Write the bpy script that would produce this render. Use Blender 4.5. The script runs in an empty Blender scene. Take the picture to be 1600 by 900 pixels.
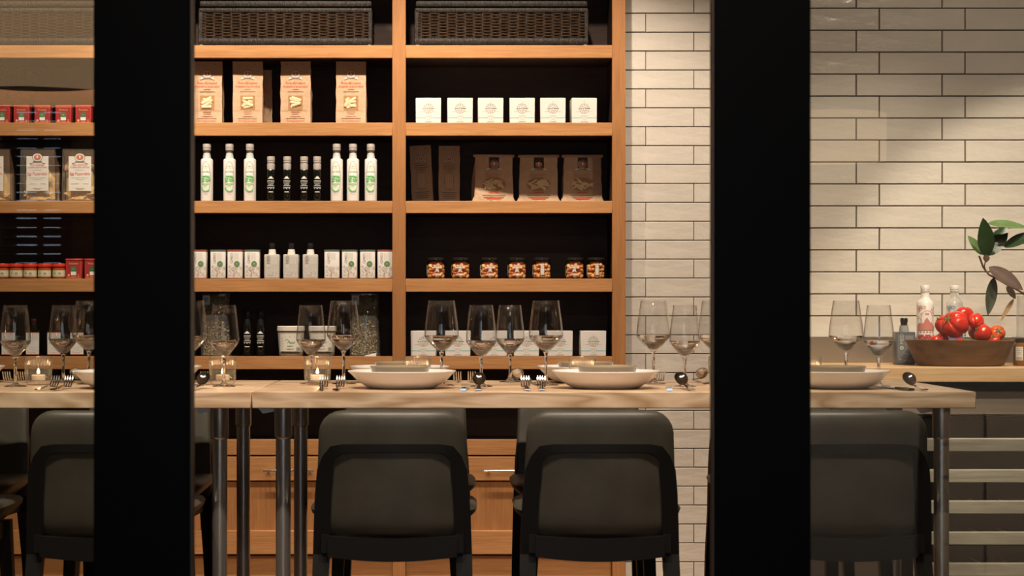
import bpy, bmesh, math, random
from mathutils import Vector, Matrix
R = math.radians
PI = math.pi
random.seed(7)
S = bpy.context.scene
C = S.collection

# ------------------------------------------------------------------ camera, world, light, exposure
F, VX, VY, CZ = 3009.0, 720.0, 480.0, 1.144          # focal length in px, vanishing point, eye height
def px(x, Y): return (x - VX) / F * Y
def pz(y, Y): return CZ - (y - VY) / F * Y
cam = bpy.data.objects.new('camera', bpy.data.cameras.new('camera')); C.objects.link(cam)
cam.location = (0, 0, CZ); cam.rotation_euler = (R(90), 0, 0)
cam.data.sensor_width = 36; cam.data.lens = F / 1600 * 36
cam.data.shift_x = (800 - VX) / 1600; cam.data.shift_y = (VY - 450) / 1600
cam.data.clip_start = .05
cam.data.dof.use_dof = True; cam.data.dof.focus_distance = 7.2; cam.data.dof.aperture_fstop = 9
S.camera = cam
S.view_settings.view_transform = 'Standard'; S.view_settings.look = 'None'
S.view_settings.gamma = 1; S.view_settings.exposure = 0.0; S.view_settings.use_curve_mapping = False
S.cycles.use_denoising = True
S.cycles.max_bounces = 14; S.cycles.transparent_max_bounces = 24; S.cycles.transmission_bounces = 10
S.cycles.glossy_bounces = 5; S.cycles.diffuse_bounces = 4
S.cycles.sample_clamp_indirect = 4.0
w = bpy.data.worlds.new('dusk'); S.world = w; w.use_nodes = True
w.node_tree.nodes['Background'].inputs[0].default_value = (.62, .78, 1, 1)
w.node_tree.nodes['Background'].inputs[1].default_value = 2.2

WARM = (1, .83, .65)
def spot(name, loc, target, power, angle, blend=.5, size=.035, color=WARM):
    l = bpy.data.lights.new(name, 'SPOT'); l.energy = power; l.spot_size = R(angle); l.spot_blend = blend
    l.shadow_soft_size = size; l.color = color
    o = bpy.data.objects.new(name, l); C.objects.link(o); o.location = loc
    d = Vector(target) - Vector(loc)
    o.rotation_euler = d.to_track_quat('-Z', 'Y').to_euler()
    return o
# ceiling spots washing the shelves
spot('shelf_spot', (-1.75, 6.85, 3.12), (-1.75, 7.9, 1.55), 112, 76, .75)
spot('shelf_spot', (-.98, 6.85, 3.12), (-.80, 7.9, 1.62), 126, 76, .75)
spot('shelf_spot', (-.28, 6.85, 3.12), (-.30, 7.9, 1.62), 84, 76, .75)
spot('shelf_spot', (.30, 6.85, 3.12), (.32, 7.9, 1.5), 112, 74, .75)
# ceiling spots in front of the table
for x, p in ((-1.6, 180), (-.65, 180), (.22, 185), (1.1, 160)):
    spot('table_spot', (x, 4.05, 3.12), (x + .02, 5.35, .92), p, 60, .8, .04)
# spots on the tiled walls
spot('wall_spot', (.95, 6.9, 3.12), (.92, 8.0, .9), 62, 70, .8, .04)
spot('wall_spot', (2.15, 5.35, 3.10), (2.12, 6.88, .50), 170, 47, .35, .03)
spot('wall_spot', (1.40, 5.35, 3.10), (1.42, 6.88, .72), 120, 48, .9, .03)
spot('wall_spot', (1.75, 4.6, 3.12), (1.7, 6.88, 1.6), 62, 60, 1, .04)
# added fill spots on the camera's side: stool backs, then the brick wall
spot('stool_fill', (.15, 1.7, 3.1), (.15, 4.95, .6), 80, 58, 1, .06)
spot('brick_fill', (1.9, .3, 3.05), (2.0, -1.2, .35), 900, 40, .6, .05)  # added to brighten the bricks so their reflection shows in the pane

# ------------------------------------------------------------------ materials
MATS = {}
def nodes(name):
    m = bpy.data.materials.new(name); m.use_nodes = True
    n = m.node_tree.nodes; l = m.node_tree.links
    return m, n, l, n['Principled BSDF']
def setp(b, **k):
    names = dict(rough='Roughness', metal='Metallic', trans='Transmission Weight', ior='IOR', spec='Specular IOR Level',
                 coat='Coat Weight', sheen='Sheen Weight', sss='Subsurface Weight')
    for a, v in k.items(): b.inputs[names[a]].default_value = v
def mat(name, col, rough=.5, metal=0, var=0, vscale=20, bump=0, bscale=60, stretch=(1, 1, 1), **k):
    if name in MATS: return MATS[name]
    m, n, l, b = nodes(name)
    b.inputs['Base Color'].default_value = (*col, 1); setp(b, rough=rough, metal=metal, **k)
    if var or bump:
        tc = n.new('ShaderNodeTexCoord'); mp = n.new('ShaderNodeMapping'); mp.inputs['Scale'].default_value = stretch
        l.new(tc.outputs['Object'], mp.inputs[0])
    if var:
        nz = n.new('ShaderNodeTexNoise'); nz.inputs['Scale'].default_value = vscale; nz.inputs['Detail'].default_value = 4
        l.new(mp.outputs[0], nz.inputs['Vector'])
        rp = n.new('ShaderNodeValToRGB')
        rp.color_ramp.elements[0].position = .3; rp.color_ramp.elements[1].position = .7
        rp.color_ramp.elements[0].color = (*[max(0, c * (1 - var)) for c in col], 1)
        rp.color_ramp.elements[1].color = (*[min(1, c * (1 + var)) for c in col], 1)
        l.new(nz.outputs['Fac'], rp.inputs[0]); l.new(rp.outputs[0], b.inputs['Base Color'])
    if bump:
        nb = n.new('ShaderNodeTexNoise'); nb.inputs['Scale'].default_value = bscale; nb.inputs['Detail'].default_value = 3
        l.new(mp.outputs[0], nb.inputs['Vector'])
        bp = n.new('ShaderNodeBump'); bp.inputs['Strength'].default_value = bump; bp.inputs['Distance'].default_value = .01
        l.new(nb.outputs['Fac'], bp.inputs['Height']); l.new(bp.outputs[0], b.inputs['Normal'])
    MATS[name] = m
    return m
def wood(name, c1, c2, axis=0, fine=160, broad=14, rough=.45, mixf=.5, k=.05):
    m, n, l, b = nodes(name); setp(b, rough=rough, spec=.35)
    tc = n.new('ShaderNodeTexCoord')
    def noise(sc, stretch, det, dist=0):
        mp = n.new('ShaderNodeMapping'); s = [1, 1, 1]; s[axis] = stretch; mp.inputs['Scale'].default_value = s
        l.new(tc.outputs['Object'], mp.inputs[0])
        z = n.new('ShaderNodeTexNoise'); z.inputs['Scale'].default_value = sc; z.inputs['Detail'].default_value = det
        z.inputs['Distortion'].default_value = dist
        l.new(mp.outputs[0], z.inputs['Vector']); return z
    a = noise(fine, k, 5); d = noise(broad, .12, 3, 1.2)
    mx = n.new('ShaderNodeMix'); mx.data_type = 'FLOAT'; mx.inputs[0].default_value = mixf
    l.new(a.outputs['Fac'], mx.inputs[2]); l.new(d.outputs['Fac'], mx.inputs[3])
    rp = n.new('ShaderNodeValToRGB'); rp.color_ramp.elements[0].position = .36; rp.color_ramp.elements[1].position = .64
    rp.color_ramp.elements[0].color = (*c1, 1); rp.color_ramp.elements[1].color = (*c2, 1)
    l.new(mx.outputs[0], rp.inputs[0]); l.new(rp.outputs[0], b.inputs['Base Color'])
    bp = n.new('ShaderNodeBump'); bp.inputs['Strength'].default_value = .15; bp.inputs['Distance'].default_value = .004
    l.new(a.outputs['Fac'], bp.inputs['Height']); l.new(bp.outputs[0], b.inputs['Normal'])
    return m
def ringwood(name, c1, c2, axis=0):
    """plain sawn hardwood: flowing cathedral figure"""
    m, n, l, b = nodes(name); setp(b, rough=.42, spec=.4)
    tc = n.new('ShaderNodeTexCoord'); mp = n.new('ShaderNodeMapping')
    s = [1, 1, 1]; s[axis] = .16; mp.inputs['Scale'].default_value = s
    l.new(tc.outputs['Object'], mp.inputs[0])
    nz = n.new('ShaderNodeTexNoise'); nz.inputs['Scale'].default_value = 9; nz.inputs['Detail'].default_value = 3; nz.inputs['Distortion'].default_value = .6
    l.new(mp.outputs[0], nz.inputs['Vector'])
    mu = n.new('ShaderNodeMath'); mu.operation = 'MULTIPLY'; mu.inputs[1].default_value = 16; l.new(nz.outputs['Fac'], mu.inputs[0])
    fr = n.new('ShaderNodeMath'); fr.operation = 'PINGPONG'; fr.inputs[1].default_value = 1; l.new(mu.outputs[0], fr.inputs[0])
    big = n.new('ShaderNodeTexNoise'); big.inputs['Scale'].default_value = 3; l.new(mp.outputs[0], big.inputs['Vector'])
    ad = n.new('ShaderNodeMath'); ad.operation = 'MULTIPLY_ADD'; ad.inputs[1].default_value = .45
    l.new(fr.outputs[0], ad.inputs[0]); l.new(big.outputs['Fac'], ad.inputs[2])
    rp = n.new('ShaderNodeValToRGB'); rp.color_ramp.elements[0].position = .35; rp.color_ramp.elements[1].position = .95
    rp.color_ramp.elements[0].color = (*c1, 1); rp.color_ramp.elements[1].color = (*c2, 1)
    l.new(ad.outputs[0], rp.inputs[0]); l.new(rp.outputs[0], b.inputs['Base Color'])
    return m
def thin_glass(name, tint=(1, 1, 1), ior=1.5, rough=0.0, haze=0, hazecol=(1, 1, 1), boost=1.0):
    """clear wall: part goes straight through, part is mirrored by Fresnel"""
    m, n, l, b = nodes(name); n.remove(b)
    t = n.new('ShaderNodeBsdfTransparent'); t.inputs[0].default_value = (*tint, 1)
    g = n.new('ShaderNodeBsdfGlossy'); g.inputs['Roughness'].default_value = rough
    f0 = ((ior - 1) / (ior + 1)) ** 2
    lw = n.new('ShaderNodeLayerWeight'); lw.inputs[0].default_value = .5
    pw = n.new('ShaderNodeMath'); pw.operation = 'POWER'; pw.inputs[1].default_value = 5; l.new(lw.outputs['Facing'], pw.inputs[0])
    fr = n.new('ShaderNodeMath'); fr.operation = 'MULTIPLY_ADD'; fr.inputs[1].default_value = 1 - f0; fr.inputs[2].default_value = f0; l.new(pw.outputs[0], fr.inputs[0])
    mu = n.new('ShaderNodeMath'); mu.operation = 'MULTIPLY'; mu.use_clamp = True; mu.inputs[1].default_value = boost; l.new(fr.outputs[0], mu.inputs[0])
    mx = n.new('ShaderNodeMixShader'); l.new(mu.outputs[0], mx.inputs[0]); l.new(t.outputs[0], mx.inputs[1]); l.new(g.outputs[0], mx.inputs[2])
    out = mx
    if haze:
        d = n.new('ShaderNodeBsdfDiffuse'); d.inputs[0].default_value = (*hazecol, 1)
        m2 = n.new('ShaderNodeMixShader'); m2.inputs[0].default_value = haze
        l.new(mx.outputs[0], m2.inputs[1]); l.new(d.outputs[0], m2.inputs[2]); out = m2
    l.new(out.outputs[0], n['Material Output'].inputs[0])
    return m
def emit(name, col, strength):
    m, n, l, b = nodes(name)
    b.inputs['Base Color'].default_value = (*col, 1)
    b.inputs['Emission Color'].default_value = (*col, 1); b.inputs['Emission Strength'].default_value = strength
    return m
def ink(col, rough=.65):
    return mat('ink_%d_%d_%d' % tuple(int(c * 255) for c in col), col, rough)

OAK_X = wood('oak_along', (.40, .185, .066), (.55, .275, .108), 0)
OAK_Z = wood('oak_upright', (.33, .145, .050), (.44, .205, .077), 2)
DARKWOOD = mat('dark_stained_interior', (.042, .015, .007), .6, var=.3, vscale=12, stretch=(1, 1, 6))
MAPLE = ringwood('maple_block', (.38, .225, .115), (.74, .56, .39), 0)
COUNTER = wood('counter_wood', (.50, .30, .14), (.66, .44, .24), 0, fine=110)
LEATHER = mat('charcoal_leather', (.060, .055, .043), .42, var=.2, vscale=9, bump=.05, bscale=260)
BLACKWOOD = mat('black_stained_wood', (.007, .0062, .006), .5, spec=.22)
STEEL = mat('brushed_steel', (.66, .62, .57), .30, .9, bump=.03, bscale=300, stretch=(1, 1, .05))
CHROME = mat('polished_steel', (.62, .59, .56), .07, 1)
PANEL_STEEL = mat('satin_steel_panel', (.55, .50, .44), .35, 1)
TILE = mat('glazed_tile', (.72, .67, .60), .20, var=.04, vscale=6, bump=.55, bscale=8, stretch=(1, 1, 2.2), spec=.5)
GROUT = mat('brown_grout', (.045, .028, .018), .95)
MULL = mat('black_painted_mullion', (.0040, .0036, .0035), .5, spec=.08)
CERAMIC = mat('white_ceramic', (.82, .80, .79), .18)
DISH = mat('brown_glazed_dish', (.31, .245, .165), .08)
GLASS = thin_glass('clear_glass', (.985, .985, .985), 1.5, boost=1.25)
PANE = thin_glass('window_glass', (.97, .985, .975), 1.52, boost=1.0)
SOLID = mat('solid_glass', (1, 1, 1), 0.0, trans=1, ior=1.45)
WATER = mat('drinking_water', (1, 1, 1), 0.0, trans=1, ior=1.33)
FILM = thin_glass('clear_film', (.95, .95, .94), 1.5, .08, .06, (1, .95, .85), 1.3)
WAX = mat('candle_wax', (.95, .85, .70), .5, sss=.3)
KRAFT = mat('kraft_paper', (.62, .41, .26), .75, var=.08, vscale=30, bump=.5, bscale=26)
WHITE = mat('white_card', (.72, .70, .66), .6)
WICKER = mat('dark_wicker', (.048, .026, .014), .38, var=.5, vscale=60)
WICKER_RIM = mat('dark_wicker_rim', (.017, .011, .007), .55, var=.5, vscale=160, stretch=(1, .2, .2), bump=.6, bscale=200)
PLASTER = mat('warm_plaster', (.30, .26, .21), .9)
DARKPLASTER = mat('dark_plaster', (.06, .06, .06), .9)
FLOORW = wood('floor_wood', (.17, .085, .04), (.26, .14, .07), 0, fine=90)
PASTA = mat('pale_pasta', (.80, .62, .38), .5)
EGGPASTA = mat('egg_pasta', (.86, .60, .28), .5, var=.15, vscale=40)
RED = mat('red_enamel', (.62, .045, .025), .3)
BLACK = mat('black_plastic', (.012, .012, .012), .35)
DARKGLASS = mat('dark_oil_glass', (.006, .007, .005), .08)
GREYCAP = mat('grey_cap', (.42, .38, .35), .45)
CREAM = ink((.80, .76, .66))

# ------------------------------------------------------------------ mesh and object helpers
class MB:
    def __init__(s): s.v = []; s.f = []; s.m = []
    def add(s, vs, fs, mi=0, M=None):
        o = len(s.v)
        s.v += [tuple(M @ Vector(v)) if M else tuple(v) for v in vs]
        s.f += [tuple(i + o for i in f) for f in fs]; s.m += [mi] * len(fs)
        return s
    def box(s, x0, x1, y0, y1, z0, z1, ch=0, mi=0, M=None):
        if ch <= 0:
            vs = [(x, y, z) for x in (x0, x1) for y in (y0, y1) for z in (z0, z1)]
            return s.add(vs, [(0, 1, 3, 2), (4, 6, 7, 5), (0, 4, 5, 1), (2, 3, 7, 6), (0, 2, 6, 4), (1, 5, 7, 3)], mi, M)
        b = bmesh.new(); bmesh.ops.create_cube(b, size=1)
        for v in b.verts: v.co = Vector(((x0 + x1) / 2 + v.co.x * (x1 - x0), (y0 + y1) / 2 + v.co.y * (y1 - y0), (z0 + z1) / 2 + v.co.z * (z1 - z0)))
        bmesh.ops.bevel(b, geom=list(b.edges), offset=ch, segments=1 if ch < .004 else 2, affect='EDGES', profile=.6)
        return s.bm(b, mi, M)
    def bm(s, b, mi=0, M=None):
        b.verts.index_update()
        s.add([v.co.copy() for v in b.verts], [tuple(v.index for v in f.verts) for f in b.faces], mi, M); b.free(); return s
    def lathe(s, prof, n=32, mi=0, M=None, c=(0, 0, 0), rib=None):
        vs = []; fs = []; rings = []
        for r, z in prof:
            if r < 1e-6: rings.append([len(vs)]); vs.append((c[0], c[1], c[2] + z))
            else:
                st = len(vs)
                for i in range(n):
                    a = 2 * PI * i / n; rr = r * (rib(a, z) if rib else 1)
                    vs.append((c[0] + rr * math.cos(a), c[1] + rr * math.sin(a), c[2] + z))
                rings.append(list(range(st, st + n)))
        for a, b in zip(rings, rings[1:]):
            for i in range(n):
                j = (i + 1) % n
                if len(a) == 1 and len(b) == 1: continue
                if len(a) == 1: fs.append((a[0], b[j], b[i]))
                elif len(b) == 1: fs.append((a[i], a[j], b[0]))
                else: fs.append((a[i], a[j], b[j], b[i]))
        return s.add(vs, fs, mi, M)
    def loft(s, rings, mi=0, cap=True, M=None, closed=True):
        n = len(rings[0]); vs = [p for r in rings for p in r]; fs = []
        for k in range(len(rings) - 1):
            for i in range(n if closed else n - 1):
                j = (i + 1) % n
                fs.append((k * n + i, k * n + j, (k + 1) * n + j, (k + 1) * n + i))
        if cap and closed: fs.append(tuple(range(n - 1, -1, -1))); fs.append(tuple((len(rings) - 1) * n + i for i in range(n)))
        return s.add(vs, fs, mi, M)
    def tube(s, path, r, n=8, mi=0, M=None, cap=True, closed=False):
        P = [Vector(p) for p in path]; rings = []
        rs = r if isinstance(r, (list, tuple)) else [r] * len(P)
        for i, p in enumerate(P):
            a = P[i - 1] if (i or closed) else p; b = P[(i + 1) % len(P)] if (i < len(P) - 1 or closed) else p
            t = (b - a).normalized()
            u = t.cross(Vector((0, 0, 1)))
            if u.length < .05: u = t.cross(Vector((0, 1, 0)))
            u.normalize(); v = t.cross(u)
            rings.append([tuple(p + rs[i] * (u * math.cos(2 * PI * k / n) + v * math.sin(2 * PI * k / n))) for k in range(n)])
        if closed: rings.append(rings[0]); cap = False
        return s.loft(rings, mi, cap, M)
    def prism(s, outline, y0, y1, mi=0, M=None):
        n = len(outline)
        vs = [(x, y0, z) for x, z in outline] + [(x, y1, z) for x, z in outline]
        fs = [tuple(range(n)), tuple(range(2 * n - 1, n - 1, -1))] + [(i, i + n, (i + 1) % n + n, (i + 1) % n) for i in range(n)]
        return s.add(vs, fs, mi, M)
    def mesh(s, name, mats, smooth=True, angle=38):
        me = bpy.data.meshes.new(name); me.from_pydata(s.v, [], s.f)
        for m in (mats if isinstance(mats, (list, tuple)) else [mats]): me.materials.append(m)
        me.polygons.foreach_set('material_index', s.m)
        b = bmesh.new(); b.from_mesh(me); bmesh.ops.recalc_face_normals(b, faces=b.faces); b.to_mesh(me); b.free()
        if smooth:
            me.polygons.foreach_set('use_smooth', [True] * len(me.polygons)); me.set_sharp_from_angle(angle=R(angle))
        me.update(); return me
    def obj(s, name, mats, parent=None, smooth=True, angle=38, loc=None):
        return link(name, s.mesh(name, mats, smooth, angle), parent, loc)
def link(name, data, parent=None, loc=None):
    o = bpy.data.objects.new(name, data); C.objects.link(o)
    if parent: o.parent = parent
    if loc: o.location = loc
    return o
def tag(o, label, cat, group=None):
    o['label'] = label; o['category'] = cat
    if group: o['group'] = group
    return o
def thing(name, label, cat, loc=(0, 0, 0), rz=0, group=None):
    o = bpy.data.objects.new(name, None); C.objects.link(o); o.empty_display_size = .05
    o.location = loc; o.rotation_euler = (0, 0, rz)
    return tag(o, label, cat, group)
def dup(root, loc, rz=0, label=None):
    r = root.copy(); C.objects.link(r); r.location = loc; r.rotation_euler = (0, 0, rz)
    if label: r['label'] = label
    for ch in list(root.children):
        c = ch.copy(); C.objects.link(c); c.parent = r
        for g in ch.children:
            d = g.copy(); C.objects.link(d); d.parent = c
    return r
def struct(o): o['kind'] = 'structure'; return o
def place(proto, spots):
    """spots: (loc, rz, label); the first is the prototype itself"""
    out = []
    for i, (loc, rz, label) in enumerate(spots):
        if i == 0: proto.location = loc; proto.rotation_euler = (0, 0, rz); proto['label'] = label; out.append(proto)
        else: out.append(dup(proto, loc, rz, label))
    return out
ORD = ['first', 'second', 'third', 'fourth', 'fifth', 'sixth', 'seventh', 'eighth', 'ninth', 'tenth']

# ------------------------------------------------------------------ flat print (lettering, emblems) on a surface
TEXT = {}
def text2d(s):
    if s not in TEXT:
        cu = bpy.data.curves.new('lettering', 'FONT'); cu.body = s; cu.resolution_u = 2
        o = bpy.data.objects.new('lettering', cu); C.objects.link(o)
        me = bpy.data.meshes.new_from_object(o.evaluated_get(bpy.context.evaluated_depsgraph_get()))
        vs = [(v.co.x, v.co.y) for v in me.vertices]; fs = [tuple(p.vertices) for p in me.polygons]
        bpy.data.objects.remove(o); bpy.data.curves.remove(cu); bpy.data.meshes.remove(me)
        x0 = min(v[0] for v in vs); x1 = max(v[0] for v in vs)
        TEXT[s] = ([((x - (x0 + x1) / 2), y - .34) for x, y in vs], fs, x1 - x0)
    return TEXT[s]
class Print:
    def __init__(s): s.items = []
    def poly(s, vs, fs, col, layer): s.items.append((vs, fs, col, layer)); return s
    def rect(s, u0, u1, v0, v1, col, layer=1, n=6):
        vs = [(u0 + (u1 - u0) * i / n, v) for v in (v0, v1) for i in range(n + 1)]
        return s.poly(vs, [(i, i + 1, n + 2 + i, n + 1 + i) for i in range(n)], col, layer)
    def strip(s, cols, col, layer=1):
        n = len(cols); vs = [(u, a) for u, a, b in cols] + [(u, b) for u, a, b in cols]
        return s.poly(vs, [(i, i + 1, n + i + 1, n + i) for i in range(n - 1)], col, layer)
    def disc(s, u, v, ru, rv, col, layer=1, n=20):
        m = max(4, min(n // 2, 10)); th = [PI - PI * i / m for i in range(m + 1)]
        return s.strip([(u + ru * math.cos(t), v - rv * math.sin(t) - 1e-6, v + rv * math.sin(t)) for t in th], col, layer)
    def ring(s, u, v, ru, rv, t, col, layer=1, n=24):
        vs = [(u + (ru - k * t) * math.cos(2 * PI * i / n), v + (rv - k * t) * math.sin(2 * PI * i / n)) for k in (0, 1) for i in range(n)]
        return s.poly(vs, [(i, (i + 1) % n, n + (i + 1) % n, n + i) for i in range(n)], col, layer)
    def line(s, pts, t, col, layer=1):
        fine = [pts[0]]
        for (a, b), (c, d) in zip(pts, pts[1:]):
            m = max(1, math.ceil(abs(c - a) / .004)); fine += [(a + (c - a) * k / m, b + (d - b) * k / m) for k in range(1, m + 1)]
        for (a, b), (c, d) in zip(fine, fine[1:]):
            L = math.hypot(c - a, d - b) or 1; nx, ny = -(d - b) / L * t / 2, (c - a) / L * t / 2
            s.poly([(a + nx, b + ny), (a - nx, b - ny), (c - nx, d - ny), (c + nx, d + ny)], [(0, 1, 2, 3)], col, layer)
        return s
    def text(s, t, u, v, h, col, layer=2, rot=0, w=None, slant=0):
        vs, fs, W = text2d(t); k = h / .7; kx = min(k, w / W) if w else k
        cr, sr = math.cos(rot), math.sin(rot)
        out = []
        for x, y in vs:
            x = x * kx + slant * y * k; y = y * k
            out.append((u + x * cr - y * sr, v + x * sr + y * cr))
        return s.poly(out, fs, col, layer)
    def bars(s, u, v, ws, h, gap, col, layer=2):
        for i, ww in enumerate(ws): s.rect(u - ww / 2, u + ww / 2, v - i * gap - h, v - i * gap, col, layer, 2)
        return s
    def build(s, parent, r=None, y=0, name='label_print', eps=.0004, shift=(0, 0)):
        cols = []; mb = MB()
        for vs, fs, col, layer in s.items:
            if col not in cols: cols.append(col)
            out = []
            for u, v in vs:
                if r: rr = r + eps * layer; out.append((rr * math.sin(u / r), -rr * math.cos(u / r), v))
                else: out.append((u, y - eps * layer, v))
            mb.add(out, fs, cols.index(col))
        o = mb.obj(name, [ink(c) for c in cols], parent, smooth=False); o['kind'] = 'stuff'; return o
REDINK = (.70, .10, .035); BROWN = (.16, .10, .06); GREY = (.30, .28, .26); CARD = (.82, .79, .73); GREEN = (.10, .24, .07); WHT = (.85, .82, .76)

# ------------------------------------------------------------------ the room
def plain(name, m, *b, ch=0):
    return struct(MB().box(*b, ch=ch).obj(name, m, smooth=False))
XL, XR, ZC, YB = -2.75, 3.3, 3.2, 8.3
plain('floor', FLOORW, XL, XR, -1.75, YB, -.05, 0)
plain('ceiling', mat('ceiling_paint', (.55, .50, .44), .9), XL, XR, -1.75, YB, ZC, ZC + .05)
plain('wall_left', PLASTER, XL - .1, XL, -1.75, YB, 0, ZC)
plain('wall_right', PLASTER, XR, XR + .1, -1.75, YB, 0, ZC)
YT, YR = 8.0, 6.885                                     # tiled wall beside the shelves, tiled wall behind the counter
XK = 1.1; YS0 = 8.0
tw = plain('wall_back', GROUT, px(961, YS0), XK + .02, YT + .006, YB, 0, ZC)
plain('wall_behind_shelves', DARKPLASTER, XL, px(961, YS0), 8.26, YB + .02, 0, ZC)
tr = plain('wall_counter', GROUT, XK, XR, YR + .006, YB + .02, 0, ZC)
MB().box(XK - .006, XK, YR + .002, YT + .004, 0, ZC).obj('return_panel', TILE, tr, smooth=False)
def tile_mesh(L, H, D, seed):
    r = random.Random(seed); g = .0019
    a, b, e = L / 2 - g, H / 2 - g, .0018
    j = lambda k=.0008: r.uniform(-k, k)
    v = [(-a, D, -b), (a, D, -b), (a, D, b), (-a, D, b), (-a, .0025, -b), (a, .0025, -b), (a, .0025, b), (-a, .0025, b),
         (-a + e, j(), -b + e), (a - e, j(), -b + e), (a - e, j(), b - e), (-a + e, j(), b - e)]
    f = [(0, 1, 5, 4), (1, 2, 6, 5), (2, 3, 7, 6), (3, 0, 4, 7), (4, 5, 9, 8), (5, 6, 10, 9), (6, 7, 11, 10), (7, 4, 8, 11), (8, 9, 10, 11), (3, 2, 1, 0)]
    return MB().add(v, f).mesh('tile', TILE, angle=15)
LT, HT = .307, .0786
tmesh = [tile_mesh(LT, HT, .012, i) for i in range(5)]
def tiles(parent, Y, x0, x1, zj, z0, z1, ja, jb, par):
    k0 = math.floor((z0 - zj) / HT)
    k = k0
    while zj + k * HT < z1:
        za, zb = max(z0, zj + k * HT), zj + (k + 1) * HT
        xs = ja if (k + par) % 2 == 0 else jb
        xs = xs - LT * math.ceil((xs - x0) / LT)
        while xs < x1:
            a, b = max(xs, x0), min(xs + LT, x1)
            if b - a > .01 and zb - za > .01:
                o = link('tile', random.choice(tmesh), parent, ((a + b) / 2, Y, (za + zb) / 2))
                o.scale = ((b - a) / LT, 1, (zb - za) / HT)
                o.rotation_euler = (random.uniform(-.003, .003), 0, random.uniform(-.002, .002))
            xs += LT
        k += 1
# joint y = 20.7 px above row with joint at 1008.7 px ; rows go down, k counts upwards from that joint
tiles(tw, YT, px(961, YS0), XK, pz(20.7, YT), 0, 2.72, px(1084.3, YT), px(1008.7, YT), 0)
tiles(tr, YR, XK, 2.40, pz(12.7, YR), pz(528, YR), 2.72, px(1338, YR), px(1374, YR), 0)
# back wall of the camera's room with a blind-covered window
YW = -1.5
wx0, wx1, wz0, wz1 = px(2, 7.5), px(108, 7.5), 1.28, 2.42
vx0, vx1, vz0, vz1 = -.80, .62, .35, 2.75
wb = MB(); wb.box(XL, wx0, YW - .1, YW, 0, ZC); wb.box(wx1, vx0, YW - .1, YW, 0, ZC); wb.box(vx1, XR, YW - .1, YW, 0, ZC); wb.box(vx0, vx1, YW - .1, YW, 0, vz0); wb.box(vx0, vx1, YW - .1, YW, vz1, ZC); wb.box(wx0, wx1, YW - .1, YW, 0, wz0); wb.box(wx0, wx1, YW - .1, YW, wz1, ZC)
struct(wb.obj('wall_front', mat('grey_plaster', (.12, .12, .12), .9), smooth=False))
w3 = MB(); e = .03
for b in ((wx0, wx0 + e, wz0, wz1), (wx1 - e, wx1, wz0, wz1), (wx0, wx1, wz0, wz0 + e), (wx0, wx1, wz1 - e, wz1)): w3.box(b[0], b[1], YW - .09, YW - .05, b[2], b[3])
w3o = struct(w3.obj('window_3', MULL, smooth=False))
MB().box(wx0 + e, wx1 - e, YW - .074, YW - .068, wz0 + e, wz1 - e).obj('pane', PANE, w3o, smooth=False)
w4 = MB()
for b in ((vx0, vx0 + e, vz0, vz1), (vx1 - e, vx1, vz0, vz1), (vx0, vx1, vz0, vz0 + e), (vx0, vx1, vz1 - e, vz1)): w4.box(b[0], b[1], YW - .09, YW - .05, b[2], b[3])
for b in (-.33, .15): w4.box(b - .02, b + .02, YW - .09, YW - .05, vz0, vz1)
w4o = struct(w4.obj('window_4', MULL, smooth=False))
MB().box(vx0 + e, vx1 - e, YW - .074, YW - .068, vz0 + e, vz1 - e).obj('pane', PANE, w4o, smooth=False)
bl = thing('venetian_blind', 'dark slatted venetian blind mirrored in the left glass pane', 'blind', ((wx0 + wx1) / 2, YW + .03, wz0))
BLIND = mat('blind_slat', (.05, .04, .035), .5)
BW = (wx1 - wx0) / 2
MB().box(-BW, BW, -.025, .025, wz1 - wz0 - .01, wz1 - wz0 + .035, ch=.003).obj('head_rail', BLIND, bl)
sm = MB().box(-BW + .004, BW - .004, -.021, .021, -.0015, .0015).mesh('slat', BLIND, smooth=False)
for k in range(32):
    o = link('slat', sm, bl, (0, 0, .02 + k * .0345)); o.rotation_euler = (R(random.uniform(30, 48)), 0, 0)
for x in (-.10, .012, .105): MB().box(x - .014, x + .014, -.024, -.0225, 0, wz1 - wz0).obj('ladder_tape', BLIND, bl, smooth=False)
# glazed front: two black mullions, a fixed pane on either side
YG = 3.0
m1 = plain('trim_1', MULL, px(146, YG), px(297, YG), YG, YG + .045, 0, ZC, ch=.002)
m2 = plain('trim_2', MULL, px(1116, YG), px(1267, YG), YG, YG + .045, 0, ZC, ch=.002)
SIDE_SHEEN = mat('painted_side_sheen', (.17, .135, .11), .5)  # grazing reflection on the mullion sides, painted as a lighter strip
MB().box(px(297, YG) + .0001, px(297, YG) + .0015, YG + .004, YG + .041, 0, ZC).obj('sheen_strip', SIDE_SHEEN, m1, smooth=False)
MB().box(px(1116, YG) - .0015, px(1116, YG) - .0001, YG + .004, YG + .041, 0, ZC).obj('sheen_strip', SIDE_SHEEN, m2, smooth=False)
plain('window_1', PANE, XL, px(146, YG), YG + .018, YG + .026, 0, ZC)
plain('window_2', PANE, px(1267, YG), XR, YG + .018, YG + .026, 0, ZC)
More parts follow.
